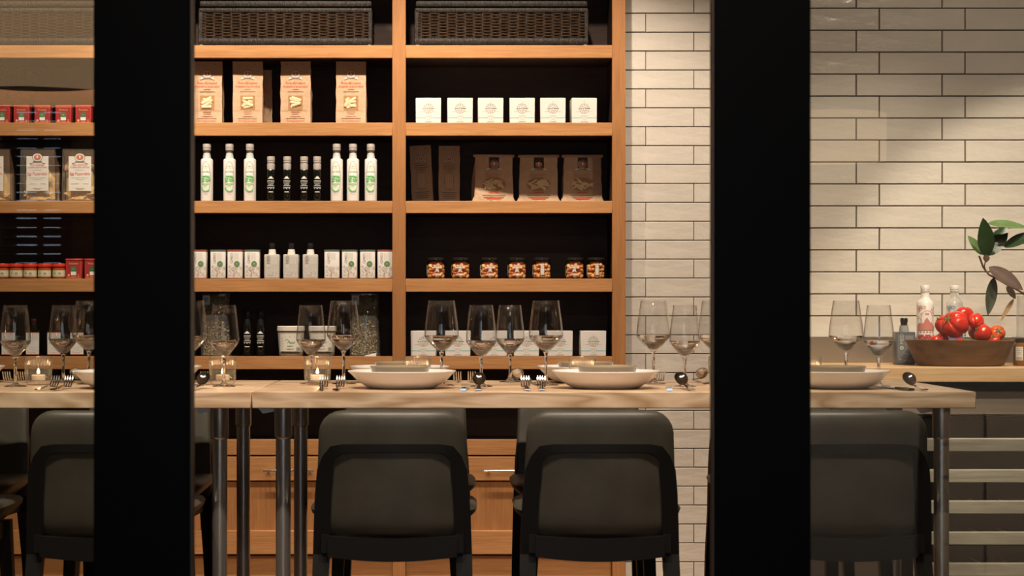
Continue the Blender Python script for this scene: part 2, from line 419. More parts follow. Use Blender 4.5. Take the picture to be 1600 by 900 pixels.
# low brick wall, seen mirrored in the right pane
BRICK = mat('brown_brick', (.36, .29, .23), .85, var=.25, vscale=14, bump=.6, bscale=40)
bw = struct(MB().box(1.80, 3.28, -1.46, -1.22, 0, .76).obj('wall_low', GROUT, smooth=False))
bmesh_ = [MB().box(-.5, .5, -.5, .5, -.5, .5, ch=.02).mesh('brick', BRICK) for _ in range(1)][0]
for k in range(6):
    x = 1.80 - (.17 if k % 2 else 0); zz = .005 + k * .125
    while x < 3.26:
        a, b = max(x + .006, 1.805), min(x + .334, 3.27)
        if b - a > .05:
            o = link('brick', bmesh_, bw, ((a + b) / 2, -1.215 + random.uniform(-.004, .003), zz + .06)); o.scale = (b - a, .05, .113)
        x += .34
# lamps on the camera's side, mirrored in the panes
def shade_mat(name, col, strength, sx, sz):
    m, n, l, b = nodes(name); b.inputs['Base Color'].default_value = (*col, 1); setp(b, rough=.8)
    tc = n.new('ShaderNodeTexCoord')
    def wv(d, sc):
        z = n.new('ShaderNodeTexWave'); z.bands_direction = d; z.inputs['Scale'].default_value = sc; z.inputs['Distortion'].default_value = 2.5
        l.new(tc.outputs['Object'], z.inputs['Vector']); return z
    a = wv('X', sx); c = wv('Z', sz)
    mu = n.new('ShaderNodeMath'); mu.operation = 'MULTIPLY_ADD'; mu.inputs[1].default_value = .5; l.new(a.outputs['Fac'], mu.inputs[0]); 
    m3 = n.new('ShaderNodeMath'); m3.operation = 'MULTIPLY'; m3.inputs[1].default_value = .5; l.new(c.outputs['Fac'], m3.inputs[0]); l.new(m3.outputs[0], mu.inputs[2])
    mr = n.new('ShaderNodeMapRange'); mr.inputs[3].default_value = strength * .45; mr.inputs[4].default_value = strength * 1.3; l.new(mu.outputs[0], mr.inputs[0])
    b.inputs['Emission Color'].default_value = (*col, 1); l.new(mr.outputs[0], b.inputs['Emission Strength'])
    return m
def pendant(label, x, y, z, r, h, sm_):
    t = thing('pendant_lamp', label, 'lamp', (x, y, z))
    MB().lathe([(r, 0), (r, h), (r - .006, h), (r - .006, 0), (r, 0)], 48).obj('lamp_shade', sm_, t)
    MB().lathe([(0, .05), (r * .72, .05), (r * .72, .056), (0, .056)], 40).obj('diffuser', mat('linen_diffuser', (.6, .5, .36), .8), t)
    MB().lathe([(0, h - .02), (.006, h - .02), (.006, ZC - z - .03), (.05, ZC - z - .03), (.05, ZC - z), (0, ZC - z)], 16).obj('cord', BLACK, t)
    MB().tube([(-r + .003, 0, h - .02), (r - .003, 0, h - .02)], .003, 6).obj('spider_bar', BLACK, t)
pendant('large woven drum pendant lamp glowing in the left pane reflection', px(70, 7.2), -1.0, pz(150, 7.0), .36, .62, shade_mat('woven_shade', (1, .64, .34), 2.2, 60, 90))
pendant('small linen drum lamp mirrored on the tiles in the right pane', 1.36, -1.1, pz(250, 7.1), .215, .17, shade_mat('linen_shade', (1, .66, .38), 1.3, 90, 110))

# ------------------------------------------------------------------ shelving unit
YS = 7.9
TOPS = [70.5, 191.5, 314, 435.5, 557]; BOTS = [90.5, 212, 333, 456, 577]
ZD = [pz(y, YS) for y in TOPS]; ZT = [z + .0005 for z in ZD]; ZB = [pz(y, YS) for y in BOTS]
STX = [px(c, YS) for c in (-63, 280, 623.5, 967)]; HS = .0272
su = thing('shelving_unit', 'tall oak fronted built-in shelving with dark interior beside tiled wall', 'shelves', ((STX[0] + STX[3]) / 2, YS, 0))
ox = su.location.x
def part(name, m, x0, x1, y0, y1, z0, z1, parent=su, ch=.0015):
    o = MB().box(x0 - ox, x1 - ox, y0 - YS, y1 - YS, z0, z1, ch=ch).obj(name, m, parent)
    return o
for x in STX:
    s_ = part('stile', OAK_Z, x - HS, x + HS, YS, YS + .022, 0, 2.62)
    part('side_panel', DARKWOOD, x - HS + .004, x + HS - .004, YS + .022, 8.24, .0, 2.62, s_, ch=0)
zd = pz(687, YS)
for k in range(3):
    a, b = STX[k] + HS, STX[k + 1] - HS
    for i in range(5):
        s_ = part('shelf_board', OAK_X, a, b, YS + .001, YS + .022, ZB[i], ZD[i])
        part('shelf_deck', DARKWOOD, a, b, YS + .022, 8.225, ZB[i] + .001, ZD[i], s_, ch=0)
    part('top_board', OAK_X, a, b, YS + .001, 8.225, 2.53, 2.60)
part('back_panel', DARKWOOD, STX[0], STX[3], 8.226, 8.245, 0, 2.62, ch=0)
# base cabinets under each bay
for k, nm in enumerate(('left', 'middle', 'right')):
    a, b = STX[k] + HS + .001, STX[k + 1] - HS - .001
    t = thing('base_cabinet', {'left': 'oak base cabinet with drawer behind the left glass pane', 'middle': 'oak base cabinet with drawer behind the paired steel table legs', 'right': 'oak base cabinet with drawer seen between the two middle stools'}[nm], 'cabinet', ((a + b) / 2, YS, 0), 0, 'oak base cabinets')
    hw = (b - a) / 2
    y = lambda p: pz(p, YS)
    MB().box(-hw, hw, .022, .32, .12, y(689), ch=0).obj('body', DARKWOOD, t)
    MB().box(-hw, hw, 0, .022, y(711), y(687), ch=.0015).obj('top_rail', OAK_X, t)
    d = MB().box(-hw + .003, hw - .003, -.002, .021, y(751), y(713.5), ch=.002).obj('drawer', OAK_X, t)
    hz = y(735)
    hb = MB().tube([(-.103, -.03, hz), (.103, -.03, hz)], .0052, 10)
    for sx in (-.085, .085): hb.tube([(sx, -.03, hz), (sx, 0, hz)], .0045, 8)
    hb.obj('handle', CHROME, d)
    dr = MB().box(-hw + .003, hw - .003, .010, .021, y(829), y(753)).obj('door_panel', OAK_Z, t)
    MB().box(-hw + .003, hw - .003, -.002, .021, y(866), y(829), ch=.002).obj('bottom_rail', OAK_X, t)
    for sx in (-1, 1): MB().box(sx * (hw - .003), sx * (hw - .06), -.001, .021, y(829), y(753), ch=.0015).obj('door_stile', OAK_Z, dr)
    MB().box(-hw, hw, .03, .05, 0, .121).obj('plinth', OAK_X, t)

# ------------------------------------------------------------------ wicker baskets on the top shelf
def make_basket():
    t = thing('wicker_basket', 'x', 'basket', group='wicker baskets on the top shelf')
    Wd, D = .70, .26
    mb = MB(); per = .036
    def pt(s):
        s %= 2 * (Wd + D)
        if s < Wd: return (-Wd / 2 + s, -D / 2, 0, -1)
        s -= Wd
        if s < D: return (Wd / 2, -D / 2 + s, 1, 0)
        s -= D
        if s < Wd: return (Wd / 2 - s, D / 2, 0, 1)
        s -= Wd
        return (-Wd / 2, D / 2 - s, -1, 0)
    L = 2 * (Wd + D); n = 214
    for k in range(17):
        z = .038 + k * .0061; path = []
        for i in range(n):
            s = L * i / n; x, y, nx, ny = pt(s)
            a = math.cos(PI * s / (L / round(L / per)) + (PI if k % 2 else 0)) * .0042
            a += random.uniform(-.0006, .0006)
            path.append((x + nx * a, y + ny * a, z + random.uniform(-.0006, .0006)))
        mb.tube(path, .0030, 5, closed=True)
    o = mb.obj('wicker_weave', WICKER, t); o['kind'] = 'stuff'
    st = MB()
    ns = round(L / per)
    for i in range(ns):
        x, y, nx, ny = pt(L * (i + .5) / ns); st.tube([(x, y, .03), (x, y, .15)], .0035, 5)
    for sx in (-1, 1): st.box(sx * Wd / 2 - .009, sx * Wd / 2 + .009, -D / 2 - .006, -D / 2 + .01, .03, .15, ch=.003)
    o = st.obj('wicker_stake', WICKER_RIM, t); o['kind'] = 'stuff'
    MB().box(-Wd / 2 + .01, Wd / 2 - .01, -D / 2 + .01, D / 2 - .01, .02, .15).obj('lining', BLACK, t)
    MB().box(-Wd / 2 - .010, Wd / 2 + .010, -D / 2 - .010, D / 2 + .010, .007, .036, ch=.011).obj('bottom_rim', WICKER_RIM, t)
    MB().box(-Wd / 2 - .008, Wd / 2 + .008, -D / 2 - .008, D / 2 + .008, .139, .160, ch=.009).obj('top_rim', WICKER_RIM, t)
    MB().box(-Wd / 2 - .004, Wd / 2 + .006, -D / 2 - .006, D / 2 + .006, .164, .189, ch=.009).obj('lid', WICKER_RIM, t)
    for sx in (-1, 1):
        for sy in (-1, 1):
            MB().lathe([(0, 0), (.007, 0), (.009, .004), (.009, .012), (0, .012)], 12, c=(sx * (Wd / 2 - .004), sy * (D / 2 - .004), 0)).obj('foot', mat('pale_foot', (.6, .57, .52), .5), t)
    return t
bY = 8.08
place(make_basket(), [((px(446, 7.95), bY, ZT[0]), 0, 'dark wicker basket with lid on the top shelf of the middle bay'),
                      ((px(783.5, 7.95), bY, ZT[0]), 0, 'dark wicker basket with lid on the top shelf of the right bay'),
                      ((px(104, 7.95), bY, ZT[0]), 0, 'wicker basket on the top shelf behind the left glass pane')])

# ------------------------------------------------------------------ packaged goods
def emblem(p, u, v, k, col=BROWN, mid=(.62, .20, .10)):
    p.disc(u, v, .019 * k, .016 * k, CARD, 1); p.ring(u, v, .0195 * k, .0165 * k, .0015 * k, col, 2); p.disc(u, v, .0135 * k, .0105 * k, mid, 2)
    p.disc(u, v + .002 * k, .003 * k, .006 * k, CARD, 3)
    p.poly([(u - .030 * k, v - .024 * k), (u - .012 * k, v - .018 * k), (u + .012 * k, v - .018 * k), (u + .030 * k, v - .024 * k), (u + .026 * k, v - .016 * k), (u + .012 * k, v - .0125 * k), (u - .012 * k, v - .0125 * k), (u - .026 * k, v - .016 * k)],
           [(0, 1, 6, 7), (1, 2, 5, 6), (2, 3, 4, 5)], CARD, 2)
    p.line([(u - .030 * k, v - .0245 * k), (u - .012 * k, v - .0185 * k), (u + .012 * k, v - .0185 * k), (u + .030 * k, v - .0245 * k)], .0016 * k, col, 3)
    p.line([(u - .018 * k, v - .0155 * k), (u + .018 * k, v - .0155 * k)], .0016 * k, col, 4)
def bag_body(w_, h, d, seed, top=.02, taper=0, bulge=0.0, fold=.86):
    r = random.Random(seed); mb = MB(); rings = []
    for t in (0, .06, .2, .36, .5, .64, .76, fold, fold + .06, 1):
        hw = w_ / 2 * (1 - taper * t)
        if t <= .5: dep = d * (1 - .05 * t)
        elif t < fold: dep = d * (.97 - .75 * (t - .5) / (fold - .5))
        else: dep = max(.006, d * .12)
        z = h * t; j = lambda k=.0018: r.uniform(-k, k) if 0 < t < 1 else 0
        fy = -d / 2 + abs(j(.0012)); by = fy + dep; pin = .18 * min(dep, .05) if t > .05 else 0
        rings.append([(-hw + j(), fy, z), (0, fy + abs(j(.0012)), z), (hw + j(), fy, z), (hw - pin + j(), (fy + by) / 2, z), (hw + j(), by, z), (0, by + bulge, z), (-hw + j(), by, z), (-hw + pin + j(), (fy + by) / 2, z)])
    mb.loft(rings); return mb
def rigatoni(mb, u0, u1, v0, v1, y, rr, L, n, seed, dep=.3):
    r = random.Random(seed)
    for i in range(n):
        a = r.uniform(-.7, .7) if r.random() < .75 else r.uniform(0, PI)
        hx, hz_ = abs(math.cos(a)) * L / 2 + rr * .7, abs(math.sin(a)) * L / 2 + rr * .7
        cx = r.uniform(min(u0 + hx, u1 - hx), max(u0 + hx, u1 - hx)); cz = v0 + hz_ + (v1 - v0 - 2 * hz_) * ((i + r.random()) / n)
        dx, dz = math.cos(a) * L / 2, math.sin(a) * L / 2; yy = y + rr * dep + r.uniform(-.2, .25) * rr
        MB().tube([(cx - dx, yy, cz - dz), (cx + dx, yy, cz + dz)], rr, 10).obj('rigatoni', PASTA, mb)
def make_kraft(seed):
    t = thing('pasta_bag', 'x', 'pasta bag', group='kraft pasta bags on the second shelf')
    w_, h, d = .124, .259, .08
    bag_body(w_, h, d, seed).obj('paper_bag', KRAFT, t, angle=25)
    y = -d / 2
    p = Print()
    for sx in (-.034, .03): p.ring(sx, h - .012, .0028, .0028, .001, BROWN, 1, 10)
    emblem(p, 0, h * .80, .98)
    p.text('Pasta Abruzzese', 0, h * .66, .0105, REDINK, slant=.25, w=.082); p.text('di semola di grano duro', 0, h * .605, .0095, REDINK, slant=.25, w=.102)
    p.bars(0, h * .563, [.026], .003, .004, (.40, .27, .17)); p.bars(0, h * .527, [.064], .003, .004, (.40, .27, .17))
    p.rect(-.030, .030, h * .225, h * .455, (.42, .22, .09), 1)
    p.bars(0, h * .205, [.034, .03], .003, .008, (.75, .25, .12)); p.bars(0, h * .135, [.044], .003, .004, (.72, .38, .22)); p.bars(0, h * .095, [.078], .0016, .004, BROWN)
    p.text('ITALIAN MACARONI PRODUCT', 0, h * .052, .0062, REDINK, w=.076); p.text('MADE IN ITALY', 0, h * .018, .005, BROWN, w=.036)
    p.line([(-w_ / 2 + .003, h * .215), (w_ / 2 - .003, h * .217)], .0012, (.70, .46, .27), 1)
    p.build(t, y=y)
    rigatoni(t, -.030, .030, h * .23, h * .45, y, .0078, .040, 7, seed + 50)
    return t
kY = 7.972
for i, (x, sd) in enumerate(((323.5, 1), (386.5, 2), (462, 3), (548.5, 4))):
    t = make_kraft(sd); t.location = (px(x, kY), kY + .04, ZT[1]); t.rotation_euler.z = R([1, 2.0, -1, 0][i])
    t['label'] = 'brown paper rigatoni bag, %s from left on the second shelf of middle bay' % ORD[i]
t = make_kraft(9); t.location = (px(400.5, 8.1), 8.135, ZT[1]); t.rotation_euler.z = R(14); t.scale = (.93, .9, .93)
t['label'] = 'brown paper pasta bag half hidden behind the second rigatoni bag'

def make_box():
    t = thing('white_box', 'x', 'box', group='square white cartons with compass emblem')
    s_ = .104
    MB().box(-s_ / 2, s_ / 2, -s_ / 2, s_ / 2, 0, s_, ch=.0014).obj('carton', WHITE, t)
    p = Print(); g = (.27, .24, .19); v = .060
    p.ring(0, v, .0205, .0205, .0013, g); p.ring(0, v, .0125, .0125, .001, g)
    for k in range(12):
        a = 2 * PI * k / 12; p.line([(.013 * math.cos(a), v + .013 * math.sin(a)), (.02 * math.cos(a), v + .02 * math.sin(a))], .0013 if k % 3 else .0022, g)
    p.ring(.001, v - .002, .0065, .0065, .0016, g); p.line([(-.026, v - .001), (-.012, v), (0, v + .002), (.025, v + .001)], .0016, g); p.line([(.004, v + .001), (.025, v)], .0022, g)
    p.text('N', 0, .088, .004, g); p.line([(-.034, .048), (-.016, .048)], .0007, g); p.line([(.016, .048), (.034, .048)], .0007, g)
    p.bars(0, .0305, [.026], .0016, .003, (.50, .46, .40)); p.rect(-.050, -.011, .0205, .0240, (.26, .52, .54)); p.rect(.009, .050, .0205, .0240, (.26, .52, .54))
    p.text('No. 30', -.001, .0222, .0042, (.60, .40, .28), w=.015); p.bars(0, .0165, [.014], .0012, .003, (.55, .50, .44)); p.bars(0, .009, [.026, .03], .0012, .0034, (.50, .46, .40))
    p.build(t, y=-s_ / 2)
    return t
bx = make_box(); sp = []
for i, x in enumerate((669, 718.5, 766.5, 816.5, 864.5, 912.5)):
    sp.append(((px(x, 7.93), 7.93 + .052, ZT[1]), R(random.uniform(-2, 2)), 'square white carton, %s from left on the second shelf of right bay' % ORD[i]))
for i, x in enumerate((662, 715, 773, 823, 874.5, 927)):
    sp.append(((px(x, 7.94), 7.94 + .052, ZT[4]), R(random.uniform(-2, 2)), 'square white carton, %s from left on the bottom shelf of right bay' % ORD[i]))
place(bx, sp)

def make_white_bottle():
    t = thing('oil_bottle', 'x', 'bottle', group='white olive oil bottles with green print')
    r = .0252; h = .236
    MB().lathe([(0, 0), (r - .002, 0), (r, .002), (r, .170), (r - .003, .174), (.0165, .177), (.0160, .186), (.0135, .197), (0, .204)], 32).obj('bottle_body', mat('white_bottle', (.74, .71, .67), .22), t)
    MB().lathe([(.0165, .177), (.0158, .19), (.0150, .206), (.0150, .212)], 24).obj('neck', FILM, t)
    MB().lathe([(0, .198), (.006, .198), (.006, .212), (0, .212)], 12).obj('spout', mat('grey_spout', (.25, .26, .27), .4), t)
    MB().lathe([(0, .21), (.0165, .21), (.0165, .217), (.0155, .218), (.0155, .219), (.0168, .220), (.0168, .234), (.0155, .236), (0, .236)], 28).obj('cap', GREYCAP, t)
    p = Print(); g1 = (.16, .52, .16); g2 = (.34, .66, .28); lt = (.50, .52, .46)
    p.ring(0, .095, .022, .070, .0022, lt); p.ring(0, .095, .0185, .064, .0012, lt)
    p.disc(0, .140, .010, .008, (.74, .80, .60), 1); p.bars(0, .143, [.008], .0015, .003, GREEN)
    p.line([(-.017 + .0034 * k, .1195 + (.003 if k % 2 else -.002) + (.003 if k in (4, 7) else 0)) for k in range(11)], .0022, (.40, .50, .32), 2)
    p.rect(-.021, .017, .080, .106, (.62, .78, .54), 1)
    r_ = random.Random(3)
    for k in range(42): p.disc(r_.uniform(-.020, .016), r_.uniform(.080, .103), r_.uniform(.0016, .0042), r_.uniform(.0014, .003), r_.choice([g1, g2, g1, (.07, .40, .13)]), 2 + k % 3, 7)
    for a in (-2.6, -2.1, -1.6, -1.1, -.6): p.poly([(-.004, .072), (-.004 + .014 * math.cos(a), .070 + .016 * math.sin(a)), (.004, .072)], [(0, 1, 2)], g2, 2)
    p.rect(-.019, .014, .068, .074, g2, 2)
    p.line([(-.020, .055), (-.013, .045), (-.003, .039), (.008, .041), (.013, .046)], .0055, g1, 3)
    p.build(t, r=r)
    return t
place(make_white_bottle(), [((px(x, 7.912), 7.912 + .026, ZT[2]), R((-4, 6, 2, -5, 3, 0)[i]), 'white bottle with green print, %s from left on the middle bay third shelf' % ORD[i]) for i, x in enumerate((322, 357.5, 389.5, 525.5, 551, 579))])

def make_dark_bottle(capm, group):
    t = thing('truffle_oil_bottle', 'x', 'bottle', group=group)
    r = .0185
    MB().lathe([(0, 0), (r - .001, 0), (r, .002), (r, .122), (.0165, .130), (.0135, .134), (0, .134)], 28).obj('bottle_body', DARKGLASS, t)
    MB().lathe([(.0142, .128), (.0155, .129), (.0165, .150), (.0150, .156), (.012, .157), (.012, .159), (.0158, .160), (.0158, .166), (.0150, .167), (.0150, .168), (.0162, .169), (.0162, .181), (.015, .185), (0, .185)], 28).obj('cap', capm, t)
    p = Print()
    p.disc(0, .098, .007, .004, WHT, 1, 8); p.rect(-.0115, .0115, .0925, .0955, WHT)
    p.rect(-.0165, .0165, .0835, .0850, WHT); p.text('BLACK TRUFFLE', 0, .0795, .0036, WHT, w=.030); p.text('FLAVORED', 0, .0735, .0036, WHT, w=.026); p.text('OLIVE OIL', 0, .0680, .0040, WHT, w=.020)
    p.rect(-.0165, .0165, .0625, .0640, WHT); p.rect(-.0165, .0165, .0555, .0572, WHT); p.bars(0, .0530, [.026], .0016, .003, WHT); p.rect(-.0095, .0095, .0370, .0395, WHT)
    p.build(t, r=r)
    return t
place(make_dark_bottle(GREYCAP, 'dark truffle oil bottles on the third shelf'), [((px(x, 7.92), 7.945, ZT[2]), R((3, -4, 2, 5)[i]), 'small dark bottle with grey cap, %s of four on the middle bay third shelf' % ORD[i]) for i, x in enumerate((422.5, 448, 474.5, 495))])
place(make_dark_bottle(BLACK, 'dark truffle oil bottles on the bottom shelf'), [((px(x, 7.96), 7.98, ZT[4]), 0, 'black-capped dark bottle, %s of the pair on the bottom shelf' % n_) for x, n_ in ((386, 'left'), (406.5, 'right'))])

def make_med_tin(bandcol, seal=True):
    t = thing('olive_oil_tin', 'x', 'tin', group='white rectangular olive oil tins on the fourth shelf')
    w_, d, h = .062, .05, .119
    MB().box(-w_ / 2, w_ / 2, -d / 2, d / 2, .003, h - .004, ch=.004).obj('tin_body', mat('white_tin', (.80, .78, .74), .35), t)
    for nm, z0, z1 in (('bottom_seam', 0, .004), ('lid', h - .0075, h)):
        MB().box(-w_ / 2 - .001, w_ / 2 + .001, -d / 2 - .001, d / 2 + .001, z0, z1, ch=.0012).obj(nm, mat('tin_edge_%.2f' % bandcol[0], bandcol, .35), t)
    p = Print(); lg = (.55, .53, .50)
    p.text('GMED', -.0135, .085, .0115, (.42, .38, .34), rot=PI / 2, w=.043)
    for k in range(5): p.rect(-.004 + k * .004, -.002 + k * .004, .075 + .003 * (k % 3), .106, (.66, .63, .59), 1, 1)
    r_ = random.Random(11)
    for k in range(64):
        a = r_.uniform(-.028, .026); b = r_.uniform(.006, .046); th = r_.uniform(.4, 2.7); L = r_.uniform(.006, .014)
        p.line([(a, b), (max(-.029, min(.029, a + L * math.cos(th))), min(.05, b + L * math.sin(th)))], .0011, r_.choice([(.36, .24, .15), (.44, .40, .35), (.50, .36, .25), (.5, .48, .44)]), 1)
    p.line([(-.003, .004), (-.003, .03)], .0014, (.35, .22, .14), 2); p.disc(-.021, .051, .003, .0018, bandcol, 2, 8); p.disc(-.018, .014, .0028, .0016, bandcol, 2, 8)
    if seal:
        p.disc(.008, .061, .0118, .0118, GREEN, 3); p.ring(.008, .061, .0085, .0085, .0008, (.35, .42, .25), 4, 16); p.ring(.008, .0615, .0035, .0035, .001, (.60, .60, .50), 4, 10)
    p.build(t, y=-d / 2)
    return t
TINC = ((.28, .08, .05), (.10, .13, .10))
protos = [make_med_tin(TINC[0]), make_med_tin(TINC[1]), make_med_tin(TINC[1], False)]
tx = [(310.5, 0), (340, 1), (367, 0), (393.5, 1), (518, 2), (546, 1), (574, 1), (601.5, 0)]
used = [0, 0, 0]
for i, (x, k) in enumerate(tx):
    lab = '%s white tin, %s from left on the fourth shelf of the middle bay' % ('red-rimmed' if k == 0 else 'dark-rimmed', ORD[i])
    loc = (px(x, 7.93), 7.93 + .026, ZT[3])
    if not used[k]: used[k] = 1; protos[k].location = loc; protos[k]['label'] = lab; o = protos[k]
    else: o = dup(protos[k], loc, 0, lab)
    o.rotation_euler.z = R((0, 3, 0, 2, 4, -1, 2, 0)[i])

def make_med_bottle(bodym, neckm, capm, tc, name='square_oil_bottle', grp=None, hb=.101):
    t = thing(name, 'x', 'bottle', group=grp)
    w_, d = .063, .05
    MB().box(-w_ / 2, w_ / 2, -d / 2, d / 2, 0, hb, ch=.005).obj('bottle_body', bodym, t)
    MB().lathe([(.0165, hb - .001), (.0150, hb + .010), (.0135, hb + .021), (0, hb + .021)], 24).obj('neck', neckm, t)
    MB().lathe([(0, hb + .019), (.0105, hb + .019), (.0105, hb + .030), (.0120, hb + .033), (.0120, hb + .043), (.0105, hb + .046), (0, hb + .046)], 24).obj('cap', capm, t)
    p = Print()
    p.rect(-.027, .027, .006, hb - .010, tc[0], 1)
    p.text('MED', -.014, hb * .78, .012, tc[1], rot=PI / 2, w=.034); p.ring(-.014, hb * .51, .0062, .0062, .0018, tc[2], 2); p.ring(-.014, hb * .51, .0032, .0032, .0012, tc[2], 3, 10)
    for k in range(5): p.rect(-.002 + k * .005, .001 + k * .005, hb * (.58 + .04 * (k % 2)), hb * .88, tc[3], 2, 1)
    r_ = random.Random(5)
    for k in range(14):
        a, b = r_.uniform(-.022, .022), r_.uniform(.010, .036); th = r_.uniform(0, PI)
        p.line([(a, b), (a + .006 * math.cos(th), b + .006 * math.sin(th))], .0016, r_.choice(tc[1:]), 2)
    p.build(t, y=-d / 2)
    return t
GB = mat('grey_bottle', (.56, .53, .48), .3)
place(make_med_bottle(GB, mat('white_neck', (.78, .75, .68), .3), mat('smoked_cap', (.02, .02, .02), .08), ((.50, .48, .44), (.20, .19, .18), (.75, .73, .68), (.62, .60, .56)), grp='grey square oil bottles on the fourth shelf'),
      [((px(x, 7.94), 7.94 + .026, ZT[3]), R((1, -2, 2)[i]), 'grey square bottle, %s of three between the white tins' % n_) for i, (x, n_) in enumerate(((424.5, 'left'), (454.5, 'middle'), (484.5, 'right')))])

def make_long_bag(seed):
    t = thing('spaghetti_bag', 'x', 'pasta bag', group='narrow kraft bags on the third shelf')
    w_, h, d = .088, .245, .055
    bag_body(w_, h, d, seed, fold=.84).obj('paper_bag', KRAFT, t, angle=25)
    p = Print(); y = -d / 2
    for sx in (-.02, .02): p.ring(sx, h - .015, .004, .003, .001, BROWN, 1, 10)
    emblem(p, 0, h * .78, .7); p.text('Pasta Abruzzese', 0, h * .69, .006, (.35, .10, .05), slant=.2, w=.06); p.bars(0, h * .66, [.05, .056, .04], .003, .009, (.35, .14, .07))
    p.rect(-.020, .018, h * .25, h * .54, (.42, .20, .08), 1); p.ring(-.001, h * .395, .020, h * .15, .0012, BROWN, 2)
    p.bars(0, h * .2, [.06, .05, .06, .05], .002, .008, BROWN); p.build(t, y=y)
    mb = MB()
    for k in range(9): mb.tube([(-.017 + k * .004, y + .0005, h * .26), (-.017 + k * .004, y + .0005, h * .53)], .0018, 6)
    mb.obj('pasta', PASTA, t)
    return t
for i, (x, yb, rz, ry) in enumerate(((661, 8.13, -4, -2.5), (702, 8.13, 0, 0))):
    t = make_long_bag(20 + i); t.location = (px(x, yb), yb + .03, ZT[2] + (.0018 if i == 0 else 0)); t.rotation_euler = (0, R(ry), R(rz))
    t['label'] = 'narrow brown spaghetti bag, %s of two on the right bay third shelf' % ('leaning left one' if i == 0 else 'upright right one')
def make_wide_bag(seed):
    t = thing('penne_bag', 'x', 'pasta bag', group='wide kraft penne bags on the third shelf')
    w_, h, d = .165, .205, .085
    bag_body(w_, h, d, seed, taper=.06, fold=.90).obj('paper_bag', KRAFT, t, angle=25)
    MB().box(-w_ / 2 - .004, w_ / 2 + .004, -d / 2 - .003, -d / 2 + .012, h - .012, h, ch=.002).obj('folded_top', KRAFT, t)
    p = Print(); y = -d / 2
    p.rect(-.020, .022, h * .70, h * .995, (.03, .022, .018), 1); emblem(p, .001, h * .80, 1.15, (.25, .22, .18)); p.bars(.001, h * .715, [.03], .004, .006, (.03, .02, .02))
    p.text("Pasta di Semola", 0, h * .59, .008, (.42, .20, .10), slant=.2, w=.11); p.text('di Grano Duro', 0, h * .545, .007, (.42, .20, .10), slant=.2, w=.08)
    p.disc(0, h * .39, .050, .029, (.40, .22, .09), 1)
    p.bars(0, h * .235, [.045], .003, .006, REDINK); p.bars(0, h * .17, [.10, .085], .0022, .009, BROWN); p.bars(0, h * .11, [.06], .004, .005, REDINK)
    p.bars(-.012, h * .055, [.012], .003, .01, BROWN); p.bars(.018, h * .055, [.010], .003, .01, REDINK); p.build(t, y=y)
    mb = MB(); r = random.Random(seed)
    for k in range(30):
        a = r.uniform(0, 2 * PI); q = math.sqrt(r.random()); cx, cz = .040 * q * math.cos(a), h * .39 + .020 * q * math.sin(a); th = r.uniform(-.9, .9); dx, dz = .012 * math.cos(th), .012 * math.sin(th)
        yy = y + .0008 - .002 * r.random(); mb.tube([(cx - dx, yy, cz - dz), (cx + dx, yy, cz + dz)], .0034, 8)
    mb.obj('pasta', PASTA, t)
    # crimped bottom corners that splay out over the shelf
    for sx in (-1, 1): MB().add([(sx * w_ / 2 * .9, -d / 2, .001), (sx * (w_ / 2 + .012), -d / 2 + .004, .001), (sx * w_ / 2, -d / 2 + .006, .028), (sx * w_ / 2 * .9, -d / 2 + .02, .001), (sx * (w_ / 2 + .012), -d / 2 + .02, .001), (sx * w_ / 2, -d / 2 + .02, .028)], [(0, 1, 2), (3, 5, 4), (0, 3, 4, 1), (1, 4, 5, 2), (2, 5, 3, 0)]).obj('corner_fold', KRAFT, t, smooth=False)
    return t
for i, (x, yb, rz) in enumerate(((769.5, 8.085, 8), (841.5, 8.10, 0), (909.5, 8.10, 2))):
    t = make_wide_bag(30 + i); t.location = (px(x, yb), yb + .04, ZT[2]); t.rotation_euler = (0, 0, R(rz))
    t['label'] = 'wide brown penne bag with black tab, %s of three on the right bay third shelf' % ('left', 'middle', 'right')[i]

